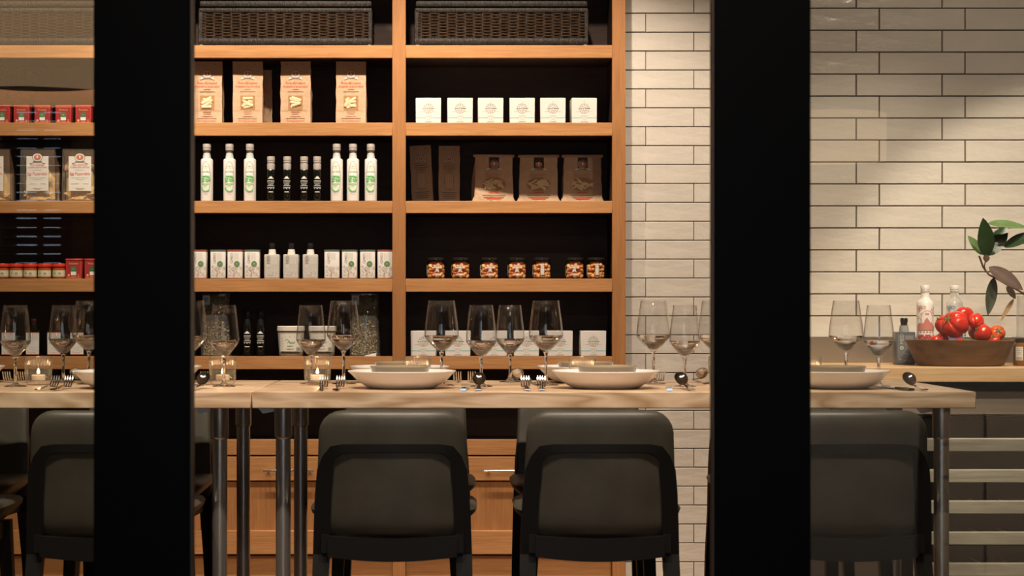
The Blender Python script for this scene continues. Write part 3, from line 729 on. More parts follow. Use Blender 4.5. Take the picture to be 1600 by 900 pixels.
NUT = [mat('nut_amber', (.72, .30, .07), .35), mat('nut_pale', (.82, .46, .15), .35), mat('nut_red', (.50, .15, .06), .35), mat('nut_orange', (.78, .34, .12), .35)]
def make_nut_jar(vert, seed):
    t = thing('nut_jar', 'x', 'jar', group='jars of hazelnuts on the fourth shelf')
    r_ = random.Random(seed); R0 = .0385
    mb = MB(); ico = bmesh.new(); bmesh.ops.create_icosphere(ico, subdivisions=2, radius=1); iv = [v.co.copy() for v in ico.verts]; ico.verts.index_update(); ifs = [tuple(v.index for v in f.verts) for f in ico.faces]; ico.free()
    lay = 0; z = .010
    while z < .068:
        n = 12; off = (lay % 2) * PI / n
        for k in range(n):
            a = 2 * PI * k / n + off + r_.uniform(-.16, .16); q = r_.uniform(.0072, .0112); rr = R0 - q - .002
            M = Matrix.Translation((rr * math.cos(a), rr * math.sin(a), max(q + .001, z + r_.uniform(-.005, .005)))) @ Matrix.Diagonal((q, q, q * r_.uniform(.75, 1), 1))
            mb.add(iv, ifs, r_.randrange(4), M)
        z += .0145; lay += 1
    mb.lathe([(0, .004), (.024, .004), (.024, .070), (0, .070)], 16, 2)
    o = mb.obj('hazelnuts', NUT, t, angle=80); o['kind'] = 'stuff'
    MB().lathe([(0, 0), (R0 - .003, 0), (R0, .003), (R0, .070), (R0 - .004, .077), (R0 - .006, .080)], 32).obj('glass_jar', GLASS, t)
    MB().lathe([(R0 - .002, .078), (R0 - .002, .086), (R0 - .004, .088), (0, .088)], 32).obj('lid', mat('dark_jar_lid', (.02, .016, .012), .15), t)
    p = Print()
    if vert: p.rect(-.009, .009, .016, .062, (.30, .14, .05), 0); [p.rect(-.0085 + r_.uniform(0, .003), .0085 - r_.uniform(0, .003), .017 + k * .0045, .0202 + k * .0045, WHT, 2, 2) for k in range(10)]
    else:
        p.bars(0, .055, [.030, .042], .004, .0066, WHT); p.bars(0, .040, [.012, .015], .0036, .0055, WHT); p.bars(0, .022, [.026, .032], .0022, .0036, WHT)
    p.rect(-.056, -.051, .014, .058, WHT); p.build(t, r=R0 + .0004)
    return t
ja, jb = make_nut_jar(False, 1), make_nut_jar(True, 2)
spA, spB = [], []
for i, x in enumerate((681, 720, 765, 808.5, 847.5, 899, 932.5)):
    (spB if i in (4, 6) else spA).append(((px(x, 7.96), 7.97 + .03, ZT[3]), R((8, -5, 3, -2, 0, -7, 2)[i]), 'glass jar of hazelnuts, %s from left on the right bay fourth shelf' % ORD[i]))
place(ja, spA); place(jb, spB)

# bottom shelf of the middle bay: herb bags and tubs
HERB = [mat('dried_herb', (.24, .21, .10), .8), mat('dried_flower', (.52, .38, .18), .8), mat('herb_stem', (.16, .15, .08), .8), mat('herb_green', (.20, .24, .13), .8)]
def make_herb_bag(seed, w_):
    t = thing('herb_bag', 'x', 'herb bag', group='clear bags of dried herbs on the bottom shelf')
    r = random.Random(seed); h, d = .258, .07; mb = MB()
    for k in range(2600):
        z = h * (.02 + .95 * r.random() ** 1.2); a = r.uniform(0, 2 * PI); q = math.sqrt(r.random())
        cx, cy = w_ / 2 * .92 * q * math.cos(a), d / 2 * .9 * q * math.sin(a); c = Vector((cx, cy, z)); L = r.uniform(.002, .0048)
        u = Vector((r.uniform(-1, 1), r.uniform(-1, 1), r.uniform(-1, 1))).normalized(); v = u.orthogonal().normalized()
        mi = (1 if r.random() < .6 else 0) if z < h * .55 else r.choice([0, 2, 3, 3, 0])
        mb.add([c - u * L, c + v * L * .6, c + u * L, c - v * L * .6], [(0, 1, 2, 3)], mi)
    for k in range(16):
        x = r.uniform(-.04, .04); mb.tube([(x, r.uniform(-.02, .02), .05), (x + r.uniform(-.02, .02), r.uniform(-.02, .02), h * .95)], .0012, 5, 2)
    o = mb.obj('dried_herbs', HERB, t, smooth=False); o['kind'] = 'stuff'
    rings = []
    for k in (0, .05, .2, .4, .6, .8, .92, 1):
        hw = w_ / 2 * (1.06 if k < .3 else 1.0 - .03 * k); dd = d / 2 * (1 if k < .85 else .35); rings.append([(hw * sx + r.uniform(-.003, .003), dd * sy + r.uniform(-.002, .002), h * k) for sx, sy in ((-1, -.6), (-.8, -1), (.8, -1), (1, -.6), (1, .6), (.8, 1), (-.8, 1), (-1, .6))])
    MB().loft(rings).obj('clear_bag', FILM, t, angle=60)
    p = Print(); p.rect(-w_ / 2 + .008, -w_ / 2 + .038, h * .82, h * .97, (.40, .46, .50), 1); p.disc(-w_ / 2 + .022, h * .9, .009, .012, (.20, .30, .40), 2); p.build(t, y=-d / 2 - .002)
    return t
t = make_herb_bag(41, .116); t.location = (px(335.5, 7.95), 7.99, ZT[4]); t['label'] = 'tall clear bag of dried herbs at the left of the bottom shelf'
t = make_herb_bag(42, .118); t.location = (px(569, 7.95), 7.99, ZT[4]); t['label'] = 'tall clear bag of dried oregano beside the shelf divider'
MB().add([(-.02, 0, 0), (.03, 0, 0), (.03, .002, .013), (-.012, .002, .003), (-.02, .006, 0), (.03, .006, 0), (.03, .008, .013), (-.012, .008, .003)], [(0, 1, 2, 3), (7, 6, 5, 4), (0, 4, 5, 1), (1, 5, 6, 2), (2, 6, 7, 3), (3, 7, 4, 0)]).obj('paper_fold', WHITE, t, smooth=False, loc=(.02, -.05, 0))
def make_tub():
    t = thing('plastic_tub', 'x', 'tub', group='white plastic tubs on the bottom shelf')
    MB().lathe([(0, 0), (.048, 0), (.0485, .002), (.0555, .106), (.050, .106)], 40).obj('tub_body', mat('tub_plastic', (.62, .58, .52), .35), t)
    MB().lathe([(.0555, .103), (.0585, .104), (.0585, .121), (.056, .124), (.050, .122), (0, .122)], 40).obj('lid', mat('tub_lid', (.72, .69, .64), .4), t)
    MB().lathe([(.0492, .003), (.0500, .016), (.0500, .016)], 40).obj('contents_band', mat('capers', (.28, .22, .14), .6, var=.5, vscale=150), t)
    MB().lathe([(.0553, .096), (.0559, .1035)], 40).obj('contents_line', mat('capers', (.28, .22, .14)), t)
    p = Print(); p.rect(-.046, .046, .019, .092, (.70, .69, .60), 1, 14)
    g = (.14, .34, .18)
    p.bars(0, .080, [.04], .002, .004, GREY); p.line([(-.012, .054), (-.004, .060), (.002, .052), (.008, .060), (.013, .053), (.022, .058)], .0014, g, 3); p.line([(-.02, .065), (-.012, .07), (-.004, .064), (.004, .052), (.014, .054), (.02, .06)], .0016, g, 3)
    p.bars(0, .043, [.024], .004, .004, GREY, 3); p.bars(0, .031, [.034, .026], .0016, .004, GREY, 3)
    for k in range(9): p.rect(.026 + k * .002, .027 + k * .002, .022, .036, (.25, .22, .20), 3, 1)
    for k in range(5): p.rect(-.042, -.030, .028 + k * .011, .030 + k * .011, (.50, .47, .42), 3, 1)
    p.build(t, r=.0545)
    return t
place(make_tub(), [((px(453.5, 7.96), 8.0, ZT[4]), 0, 'white tub with green script label beside two black-capped bottles'), ((px(503, 7.96), 8.0, ZT[4]), 0, 'white tub with green script label nearest the oregano bag')])

# left bay
TINRED = mat('red_tin', (.55, .05, .035), .3)
def make_red_tin(h, group):
    t = thing('paprika_tin', 'x', 'tin', group=group)
    w_, d = .066, .044
    MB().box(-w_ / 2, w_ / 2, -d / 2, d / 2, 0, h - .008, ch=.004).obj('tin_body', TINRED, t)
    MB().box(-w_ / 2 - .0015, w_ / 2 + .0015, -d / 2 - .0015, d / 2 + .0015, h - .009, h, ch=.003).obj('lid', RED, t)
    p = Print(); b = h - .010
    p.rect(-.029, .029, .010, b, (.34, .022, .022), 1); p.rect(-.029, .029, .002, .008, (.72, .12, .05), 1)
    p.text('Pimentón', 0, b * .86, .007, (.78, .52, .18), w=.036); p.rect(-.0105, .0105, b * .40, b * .68, (.05, .22, .09), 2); p.disc(0, b * .55, .012, .010, (.05, .22, .09), 2); p.text('La', 0, b * .56, .006, (.6, .6, .3), layer=3)
    p.rect(-.011, .011, b * .20, b * .40, CARD, 3); p.disc(-.020, b * .20, .0048, .0048, (.78, .45, .15), 2, 12); p.bars(0, b * .13, [.016], .002, .003, (.7, .5, .2)); p.bars(.020, b * .25, [.006, .006, .006], .002, .004, (.65, .4, .15))
    p.build(t, y=-d / 2)
    return t
place(make_red_tin(.077, 'red paprika tins on the second shelf'), [((px(x, 7.95), 7.975, ZT[1]), R(-1.5), 'red paprika tin, %s from left on the left bay second shelf' % ORD[i]) for i, x in enumerate((3, 33.5, 66, 99, 130, 163))])
place(make_red_tin(.083, 'red paprika tins on the fourth shelf'), [((px(x, 7.94), 7.965, ZT[3]), R(-2), 'red paprika tin %s on the left bay fourth shelf' % n_) for x, n_ in ((115, 'next to the red-lidded jars'), (144.5, 'partly hidden by the black mullion'))])
def make_cello(seed):
    t = thing('pappardelle_bag', 'x', 'pasta bag', group='clear pappardelle bags on the third shelf')
    r = random.Random(seed); w_, h, d = .150, .216, .09; mb = MB()
    for k in range(13):
        cx, cy, cz = r.uniform(-.045, .045), r.uniform(-.022, .01), .035 + .115 * (k / 13) + r.uniform(-.01, .01)
        ax = Vector((r.uniform(-1, 1), r.uniform(-.6, .6), r.uniform(-.6, .6))).normalized(); u = ax.orthogonal().normalized(); v = ax.cross(u)
        for s_ in range(4):
            rr = .012 + .0045 * s_; rings = []
            a0 = r.uniform(0, 6); c0 = Vector((cx, cy, cz))
            for q in range(15):
                a = a0 + q * .38; pt_ = c0 + rr * (u * math.cos(a) + v * math.sin(a)); wv = ax * (.0075)
                rings.append([tuple(pt_ - wv), tuple(pt_ + wv)])
            mb.loft(rings, cap=False, closed=False)
    fill = []
    for k in range(7):
        z = .006 + .128 * k / 6; hw = .064 - (.03 * max(0, k - 4) / 2)
        fill.append([(hw * math.cos(2 * PI * q / 12) * r.uniform(.9, 1), -.004 + .029 * math.sin(2 * PI * q / 12) * r.uniform(.85, 1), z + r.uniform(-.003, .006)) for q in range(12)])
    mb.loft(fill)
    for q in range(30):
        a = Vector((r.uniform(-.055, .055), r.uniform(-.03, .01), r.uniform(.008, .03))); b = a + Vector((r.uniform(-.03, .03), r.uniform(-.01, .01), r.uniform(-.004, .02)))
        mb.tube([a, (a + b) / 2 + Vector((0, 0, .004)), b], .004, 5)
    for i in range(len(mb.v)):
        x, y, z = mb.v[i]; mb.v[i] = (max(-.068, min(.068, x)), max(-.0385, min(.038, y)), max(.004, z))
    o = mb.obj('pappardelle', EGGPASTA, t); o['kind'] = 'stuff'
    rings = []
    for k in (0, .08, .3, .55, .75, .9, 1):
        hw = w_ / 2 * (1 - .05 * k); dd = d * (1 if k < .6 else 1 - (k - .6) * 2.1); f = -d / 2
        rings.append([(-hw, f, h * k), (0, f, h * k), (hw, f, h * k), (hw - (.006 if .05 < k < .9 else 0), f + dd / 2, h * k), (hw, f + dd, h * k), (0, f + dd, h * k), (-hw, f + dd, h * k), (-hw + (.006 if .05 < k < .9 else 0), f + dd / 2, h * k)])
    MB().loft(rings).obj('clear_bag', FILM, t, angle=25)
    MB().box(-w_ / 2 + .004, w_ / 2 - .004, -d / 2 + .002, d / 2 - .01, .001, .007).obj('bottom_card', mat('bag_card', (.30, .14, .05), .6), t)
    MB().box(-w_ / 2 + .006, w_ / 2 - .006, .0395, .0405, .006, h * .62).obj('back_panel', KRAFT, t)
    MB().add([(-w_ / 2 + .006, .040, h * .62), (w_ / 2 - .006, .040, h * .62), (w_ / 2 - .006, -d / 2 + .017, h * .985), (-w_ / 2 + .006, -d / 2 + .017, h * .985), (-w_ / 2 + .006, .039, h * .62), (w_ / 2 - .006, .039, h * .62), (w_ / 2 - .006, -d / 2 + .016, h * .985), (-w_ / 2 + .006, -d / 2 + .016, h * .985)], [(0, 1, 2, 3), (7, 6, 5, 4), (0, 4, 5, 1), (2, 6, 7, 3), (1, 5, 6, 2), (3, 7, 4, 0)]).obj('back_flap', KRAFT, t, smooth=False)
    p = Print(); a, b = h * .20, h * .86
    p.rect(-.046, .046, a, b, (.80, .76, .70), 0); emblem(p, 0, h * .84, 1.1)
    p.text('Pasta di Semola', 0, h * .70, .0085, (.60, .10, .05), slant=.2, w=.058); p.text("di Grano Duro all'Uovo", 0, h * .655, .0085, (.60, .10, .05), slant=.2, w=.078); p.bars(0, h * .60, [.04], .0016, .003, (.55, .50, .45))
    p.text('Egg Pappardelle', 0, h * .53, .012, REDINK, w=.082, slant=.15); p.bars(0, h * .455, [.066, .036], .0018, .007, (.60, .55, .48)); p.bars(-.02, h * .34, [.03], .002, .004, (.5, .45, .4)); p.bars(.024, h * .34, [.022], .002, .004, (.5, .45, .4)); p.bars(0, h * .255, [.04, .026], .0018, .005, (.62, .38, .24))
    p.build(t, y=-d / 2 - .001)
    return t
for i, (x, rz) in enumerate(((-12, 0), (59.5, -3), (124, 3))):
    t = make_cello(60 + i); t.location = (px(x, 7.94), 7.985, ZT[2]); t.rotation_euler.z = R(rz)
    t['label'] = ('clear bag of egg pappardelle cut off by the photo edge', 'clear bag of egg pappardelle, middle one on the left bay third shelf', 'clear bag of egg pappardelle nearest the left black mullion')[i]
def make_red_jar():
    t = thing('sauce_jar', 'x', 'jar', group='red-lidded sauce jars on the fourth shelf')
    MB().lathe([(0, 0), (.026, 0), (.0285, .003), (.0285, .040), (.026, .047), (.025, .051), (0, .051)], 32).obj('glass_jar', mat('red_sauce', (.42, .07, .015), .12), t)
    MB().lathe([(.0285, .049), (.0295, .050), (.0295, .060), (.028, .063), (0, .063)], 32).obj('lid', RED, t)
    p = Print(); p.rect(-.030, .036, .009, .035, (.66, .64, .46), 1, 14); p.rect(-.030, -.012, .009, .035, (.56, .60, .34), 2); p.disc(.006, .022, .006, .0035, (.35, .28, .14), 3, 12); p.bars(-.014, .0235, [.012], .0022, .003, (.2, .25, .12), 3); p.bars(.006, .015, [.02], .0014, .003, (.4, .36, .25), 3); p.build(t, r=.0285)
    return t
place(make_red_jar(), [((px(x, 7.94), 7.97, ZT[3]), 0, 'small sauce jar with red lid, %s from left on the left bay shelf' % ORD[i]) for i, x in enumerate((1, 23, 45, 67.5, 90.5))])
DL = ((.80, .78, .75), (.35, .32, .30), (.45, .42, .40), (.62, .60, .57))
def make_black_bottle():
    t = make_med_bottle(DARKGLASS, DARKGLASS, mat('maroon_cap', (.06, .015, .018), .25), DL, grp='dark square bottles with white labels on the bottom shelf', hb=.108)
    p = Print(); p.rect(-.027, .027, .0055, .0085, (.60, .14, .05), 2); p.rect(-.027, .027, .0955, .098, (.60, .14, .05), 2); p.build(t, y=-.025, name='border_print')
    return t
place(make_black_bottle(), [((px(x, 7.94), 7.97, ZT[4]), R(-1), 'dark square bottle with white label, %s from left on left bay bottom shelf' % ORD[i]) for i, x in enumerate((12.5, 50.5, 84, 120))])

# ------------------------------------------------------------------ tables
ZTAB = .92
def make_table(label, x0, x1, legs):
    t = thing('dining_table', label, 'table', ((x0 + x1) / 2, 5.5, 0), 0, 'butcher block tables with steel legs'); cx = (x0 + x1) / 2
    MB().box(x0 - cx, x1 - cx, -.40, .40, ZTAB - .044, ZTAB, ch=.002).obj('tabletop', MAPLE, t)
    MB().box(x0 - cx + .1, x1 - cx - .05, .30, .34, ZTAB - .075, ZTAB - .0445).obj('apron_rail', mat('dark_rail', (.05, .03, .02), .6), t)
    for lx in legs:
        for ly in (-.25, .32 - .0):
            l = MB().lathe([(0, 0), (.0205, 0), (.0205, ZTAB - .05), (0, ZTAB - .05)], 28, c=(lx - cx, ly, 0)).obj('leg', STEEL, t)
            MB().lathe([(.0207, .785), (.0235, .788), (.0242, .792), (.0242, ZTAB - .0445), (.0207, ZTAB - .0445)], 28, c=(lx - cx, ly, 0)).obj('collar', STEEL, l)
            MB().lathe([(0, 0), (.028, 0), (.028, .006), (.021, .012), (0, .012)], 24, c=(lx - cx, ly, 0)).obj('foot', STEEL, l)
            MB().prism([(lx - cx - .075, ZTAB - .0445), (lx - cx - .025, ZTAB - .0445), (lx - cx - .025, ZTAB - .060), (lx - cx - .055, ZTAB - .066)], ly - .003, ly + .003).obj('bracket', STEEL, l, smooth=False)
    return t
xs_ = px(393, 5.1); ZTOP = ZTAB + .0005
make_table('long maple block table with white bowls between the two black mullions', xs_ + .001, px(1525, 5.1), (-.484, 1.31))
make_table('maple block table behind the left glass pane', xs_ - 1.92, xs_ - .001, (-.657, -2.35))

# ------------------------------------------------------------------ stools
def make_stool():
    t = thing('counter_stool', 'x', 'stool', group='charcoal leather counter stools at the table')
    # back pad: curved shell; local +Y is where the sitter looks
    NU, NV = 22, 18; z0, z1 = .545, .877
    def half(z):
        k = (z - z0) / (z1 - z0); hw = .203 - .014 * k
        rc = .060
        if z > z1 - rc: q = (z - (z1 - rc)) / rc; hw -= rc * (1 - math.sqrt(max(0, 1 - q * q)))
        rb = .03
        if z < z0 + rb: q = (z0 + rb - z) / rb; hw -= rb * .8 * (1 - math.sqrt(max(0, 1 - q * q)))
        return hw
    rings = []
    N = 40
    zs = [z0 + (z1 - z0) * (0.5 - 0.5 * math.cos(PI * k / NV)) for k in range(NV + 1)]
    for z in zs:
        k = (z - z0) / (z1 - z0); hw = max(half(z), .01); yc = -.155 - .048 * k
        th = .026 * max(.12, math.sqrt(max(0, 1 - (2 * k - 1) ** 12)))
        ring = []
        for i in range(N):
            a = 2 * PI * i / N; ca, sa = math.cos(a), math.sin(a)
            u = math.copysign(abs(ca) ** .35, ca); v = math.copysign(abs(sa) ** .55, sa)
            x = hw * u; ring.append((x, yc + .030 * (x / .2) ** 2 + th * v, z))
        rings.append(ring)
    MB().loft(rings).obj('back_pad', LEATHER, t, angle=50)
    # bent timber arch behind the pad
    def sect(p, nx, nz, wd, dp):
        x, y, z = p; return [(x - nx * wd, y - dp, z - nz * wd), (x + nx * wd, y - dp, z + nz * wd), (x + nx * wd, y + dp, z + nz * wd), (x - nx * wd, y + dp, z - nz * wd)]
    yb = lambda z: -.155 - .048 * (z - z0) / (z1 - z0) - .026
    arch = []
    pts = [(-.186, .50), (-.183, .58), (-.179, .66), (-.173, .72), (-.166, .752), (-.150, .772), (-.125, .780), (0, .781), (.125, .780), (.150, .772), (.166, .752), (.173, .72), (.179, .66), (.183, .58), (.186, .50)]
    for i, (x, z) in enumerate(pts):
        a = pts[max(0, i - 1)]; b = pts[min(len(pts) - 1, i + 1)]; tx_, tz = b[0] - a[0], b[1] - a[1]; L = math.hypot(tx_, tz); nx, nz = -tz / L, tx_ / L
        wd = .0215 if abs(x) > .170 else (.0155 if abs(x) > .14 else .0105)
        arch.append(sect((x, yb(z) + .013 + .026 * (abs(x) / .2) ** 2, z), nx, nz, wd, .016))
    MB().loft(arch).obj('back_frame', BLACKWOOD, t, angle=30)
    # seat cushion
    rings = []
    for z, gx, gy in ((.552, .150, .165), (.560, .172, .185), (.580, .195, .205), (.602, .218, .218), (.614, .222, .222), (.622, .214, .214), (.626, .19, .19)):
        ring = []
        for i in range(40):
            a = 2 * PI * i / 40; ca, sa = math.cos(a), math.sin(a); ring.append((gx * math.copysign(abs(ca) ** .4, ca), .035 + gy * math.copysign(abs(sa) ** .4, sa) * (.92), z - .010 * (1 - abs(ca)) * (z > .6)))
        rings.append(ring)
    MB().loft(rings).obj('seat', LEATHER, t, angle=50)
    rail = []
    for i in range(13):
        x = -.168 + .336 * i / 12; dz = .017 * (1 - (x / .19) ** 2); rail.append([(x, -.180, .500 - dz), (x, -.180, .552 - dz * .5), (x, -.160, .552 - dz * .5), (x, -.160, .500 - dz)])
    MB().loft(rail).obj('seat_rail', BLACKWOOD, t, angle=30)
    sr = MB().box(-.15, .15, .19, .215, .50, .553, ch=.003)
    for sx in (-1, 1): sr.loft([[(sx * x - .010, y, .505), (sx * x + .010, y, .505), (sx * x + .010, y, .553), (sx * x - .010, y, .553)] for x, y in ((.175, -.17), (.150, .20))])
    sr.obj('apron', BLACKWOOD, t)
    for sx in (-1, 1):
        MB().loft([[(sx * x - w2, y - .015, z), (sx * x + w2, y - .015, z), (sx * x + w2, y + .015, z), (sx * x - w2, y + .015, z)] for x, y, z, w2 in ((.198, -.215, 0, .015), (.190, -.176, .36, .020), (.186, yb(.50) + .013 + .0225, .502, .0215))]).obj('leg', BLACKWOOD, t, angle=30)
        MB().loft([[(sx * x - w2, y - w2, z), (sx * x + w2, y - w2, z), (sx * x + w2, y + w2, z), (sx * x - w2, y + w2, z)] for x, y, z, w2 in ((.185, .215, 0, .012), (.158, .195, .552, .018))]).obj('leg', BLACKWOOD, t, angle=30)
    MB().box(-.178, .178, .197, .212, .20, .235, ch=.003).obj('footrest', BLACKWOOD, t)
    MB().box(-.192, .192, -.208, -.196, .16, .185, ch=.003).obj('stretcher', BLACKWOOD, t)
    return t
yn, yf = 5.175, 5.93
near = ((-.178, 0, 'charcoal leather stool back, left of the two between the black mullions'), (.362, 0, 'charcoal leather stool back, right of the two between the black mullions'),
        (1.02, 0, 'dark leather stool back behind the right glass pane'), (-.925, 0, 'dark leather stool back with bluish sheen behind the left glass pane'), (-1.43, 0, 'stool whose seat corner enters at the lower left photo edge'))
far = ((-.176, 'far side stool peeping out right of the left middle stool'), (.372, 'far side stool peeping out left of the right middle stool'), (-.985, 'far side stool beside the left table legs'), (-1.56, 'far side stool at the left photo edge'), (.985, 'far side stool mostly hidden by the right black mullion'))
st0 = make_stool()
place(st0, [((x, yn, 0), R(rz), l) for x, rz, l in near] + [((x, yf, 0), PI, l) for x, l in far])

# ------------------------------------------------------------------ table settings
def make_bowl():
    t = thing('soup_bowl', 'x', 'bowl', group='white place-setting bowls')
    MB().lathe([(0, .004), (.075, .004), (.076, 0), (.088, 0), (.100, .006), (.122, .020), (.138, .037), (.149, .0470), (.1485, .0490), (.145, .0480), (.132, .036), (.115, .020), (.092, .009), (0, .008)], 64).obj('bowl_shell', CERAMIC, t, angle=60)
    return t
def make_dish():
    t = thing('small_dish', 'x', 'dish', group='small brown dishes stacked in the bowls')
    MB().lathe([(0, 0), (.058, 0), (.068, .006), (.0815, .044), (.0835, .050), (.082, .0515), (.079, .050), (.066, .010), (.055, .006), (0, .006)], 56).obj('dish_shell', DISH, t, angle=60)
    return t
YN, YF = 5.32, 5.725
bowls = [(px(628, YN), YN, 'white bowl in front of the left middle stool'), (px(946, YN), YN, 'white bowl in front of the right middle stool'), (px(1305, YN), YN, 'white bowl behind the right glass pane'), (px(199, YN), YN, 'white near bowl cut off by the left mullion'),
         (px(624, YF), YF, 'white far bowl behind the left middle near bowl'), (px(917, YF), YF, 'white far bowl behind the right middle near bowl'), (px(236, YF), YF, 'white far bowl right behind the left mullion'), (px(-72, YF), YF, 'white far bowl at the left photo edge')]
place(make_bowl(), [((x, y, ZTOP), 0, l) for x, y, l in bowls])
place(make_dish(), [((x + dx, y, ZTOP + .0100), 0, l.replace('white', 'small brown dish in white').replace(' cut off by the left mullion', ' beside the left mullion')) for (x, y, l), dx in zip(bowls, (-.005, .005, .002, 0, .01, -.005, 0, 0))])

def make_glass(H, k, group):
    t = thing('wine_glass', 'x', 'wine glass', group=group)
    zs = H - .242
    MB().lathe([(0, 0), (.0365 * k, 0), (.0368 * k, .0012), (.030 * k, .0024), (.012, .006), (.0058, .013), (.0043, .030), (.0040, .06), (.0046, .085 + zs), (.0075, .0955 + zs), (0, .0975 + zs)], 32).obj('stem', SOLID, t, angle=60)
    out = [(.0075, .0955 + zs), (.014, .1010 + zs), (.026 * k, .1120 + zs), (.040 * k, .1275 + zs), (.0472 * k, .1370 + zs), (.0494 * k, .1420 + zs), (.0490 * k, .1500 + zs), (.0465 * k, .176 + zs), (.0418 * k, .209 + zs), (.0372 * k, H)]
    inn = [(max(0, r - .0011), z + (.0010 if r < .03 else 0)) for r, z in out]; inn[0] = (0, .0985 + zs); inn[1] = (.0125, .1022 + zs)
    MB().lathe(out + [(.0366 * k, H + .0004)] + [(inn[-1][0], H)] + inn[-2::-1], 48).obj('glass_bowl', GLASS, t, angle=70)
    lv = .1425 + zs; wat = [(max(0, r - .0004), z + .0002) for r, z in inn if z < lv - .002]
    MB().lathe(wat + [(.0480 * k, lv), (0, lv)], 48).obj('water', WATER, t, angle=50)
    return t
tall = [(298, 5.47, 'beside the left mullion edge'), (537, 5.62, 'beside the lit candle and left bowl'), (690, 5.50, 'behind the left middle bowl, in front of white cartons'), (853, 5.52, 'just left of the right middle bowl'), (1021, 5.62, 'left of the pair against the white tiles'), (1117, 5.62, 'half hidden by the right mullion'), (1322, 5.5, 'left of the pair behind the right glass pane'), (139, 5.6, 'partly hidden by the left mullion, behind glass pane')]
small = [(24, 5.43, 'at the left photo edge'), (99, 5.74, 'behind forks in the left pane'), (350, 5.43, 'in front of the candle beside the left mullion'), (486, 5.62, 'directly behind the middle lit candle'), (752, 5.43, 'beside a raised spoon, front of a close pair'), (797, 5.76, 'back one of the close pair in front of white cartons'), (1070, 5.43, 'right of the pair against the white tiles'), (1373, 5.43, 'right of the pair behind the right glass pane')]
place(make_glass(.242, 1, 'tall wine glasses'), [((px(x, y), y, ZTOP), 0, 'tall wine glass ' + l) for x, y, l in tall])
place(make_glass(.229, .88, 'smaller wine glasses'), [((px(x, y), y, ZTOP), 0, 'smaller wine glass ' + l) for x, y, l in small])

FLAME = emit('candle_flame', (1, .62, .26), 11)
def make_candle():
    t = thing('candle_holder', 'x', 'candle', group='ribbed glass tealight holders')
    rib = lambda a, z: 1 + (.034 * math.cos(26 * a) if .006 < z < .074 else 0)
    MB().lathe([(0, 0), (.030, 0), (.034, .004), (.0355, .010), (.0375, .03), (.0385, .070), (.0388, .076), (.0388, .081), (.0380, .0825), (.0368, .081), (.0365, .07), (.0355, .03), (.033, .013), (0, .011)], 156, rib=rib).obj('ribbed_glass', thin_glass('ribbed_glass', (.97, .97, .96), 1.5, .02, .012, (1, .97, .92), 1.2), t, angle=80)
    c = MB().lathe([(0, .0135), (.0195, .0135), (.0195, .027), (.018, .0285), (.006, .027), (0, .027)], 28).obj('tealight', WAX, t)
    MB().lathe([(0, .027), (.0012, .027), (.0012, .034), (0, .034)], 8).obj('wick', BLACK, c)
    MB().lathe([(0, .0305), (.0034, .033), (.0046, .0365), (.0034, .041), (.0014, .046), (0, .049)], 12).obj('flame', FLAME, c)
    return t
cands = [(60, 5.55, 'lit ribbed tealight holder behind the left glass pane'), (348, 5.55, 'lit ribbed tealight holder near the left mullion'), (496, 5.55, 'lit ribbed tealight holder beside the forks and left bowl'), (652, 5.522, 'ribbed tealight holder between near and far bowls at left'), (910, 5.522, 'ribbed tealight holder between near and far bowls at right'), (1128, 5.55, 'ribbed tealight holder peeping from the right mullion'), (1262, 5.522, 'ribbed tealight holder behind the bowl in the right pane')]
place(make_candle(), [((px(x, y), y + (.0 if i not in (3, 4, 6) else -.02 + .02), ZTOP), R(i * 3), l) for i, (x, y, l) in enumerate(cands)])
for i, (x, y, l) in enumerate(cands):
    L = bpy.data.lights.new('candle_light', 'POINT'); L.energy = .07; L.color = (1, .60, .28); L.shadow_soft_size = .006
    o = bpy.data.objects.new('candle_light', L); C.objects.link(o); o.location = (px(x, y), y, ZTOP + .064)

def make_fork():
    t = thing('fork', 'x', 'fork', group='steel forks at the place settings')
    mb = MB(); rings = []
    for y, z, w_ in ((-.115, .004, .0075), (-.11, .004, .009), (-.06, .006, .006), (-.005, .0095, .0034), (.018, .0085, .0036), (.030, .0060, .0100), (.040, .0052, .0118), (.047, .0055, .0120)):
        rings.append([(-w_, y, z - .0012), (w_, y, z - .0012), (w_, y, z + .0012), (-w_, y, z + .0012)])
    mb.loft(rings); mb.obj('handle', CHROME, t, angle=50)
    tm = MB()
    for k in range(4):
        x = -.0101 + k * .00673
        tm.loft([[(x - w_, y, z - .0008), (x + w_, y, z - .0008), (x + w_, y - .0008, z + .0010), (x - w_, y - .0008, z + .0010)] for y, z, w_ in ((.0455, .0052, .0019), (.054, .0070, .0018), (.062, .0125, .0017), (.068, .0200, .0016), (.073, .0285, .0014), (.076, .0340, .0009))])
    tm.obj('tines', CHROME, t, angle=50)
    return t
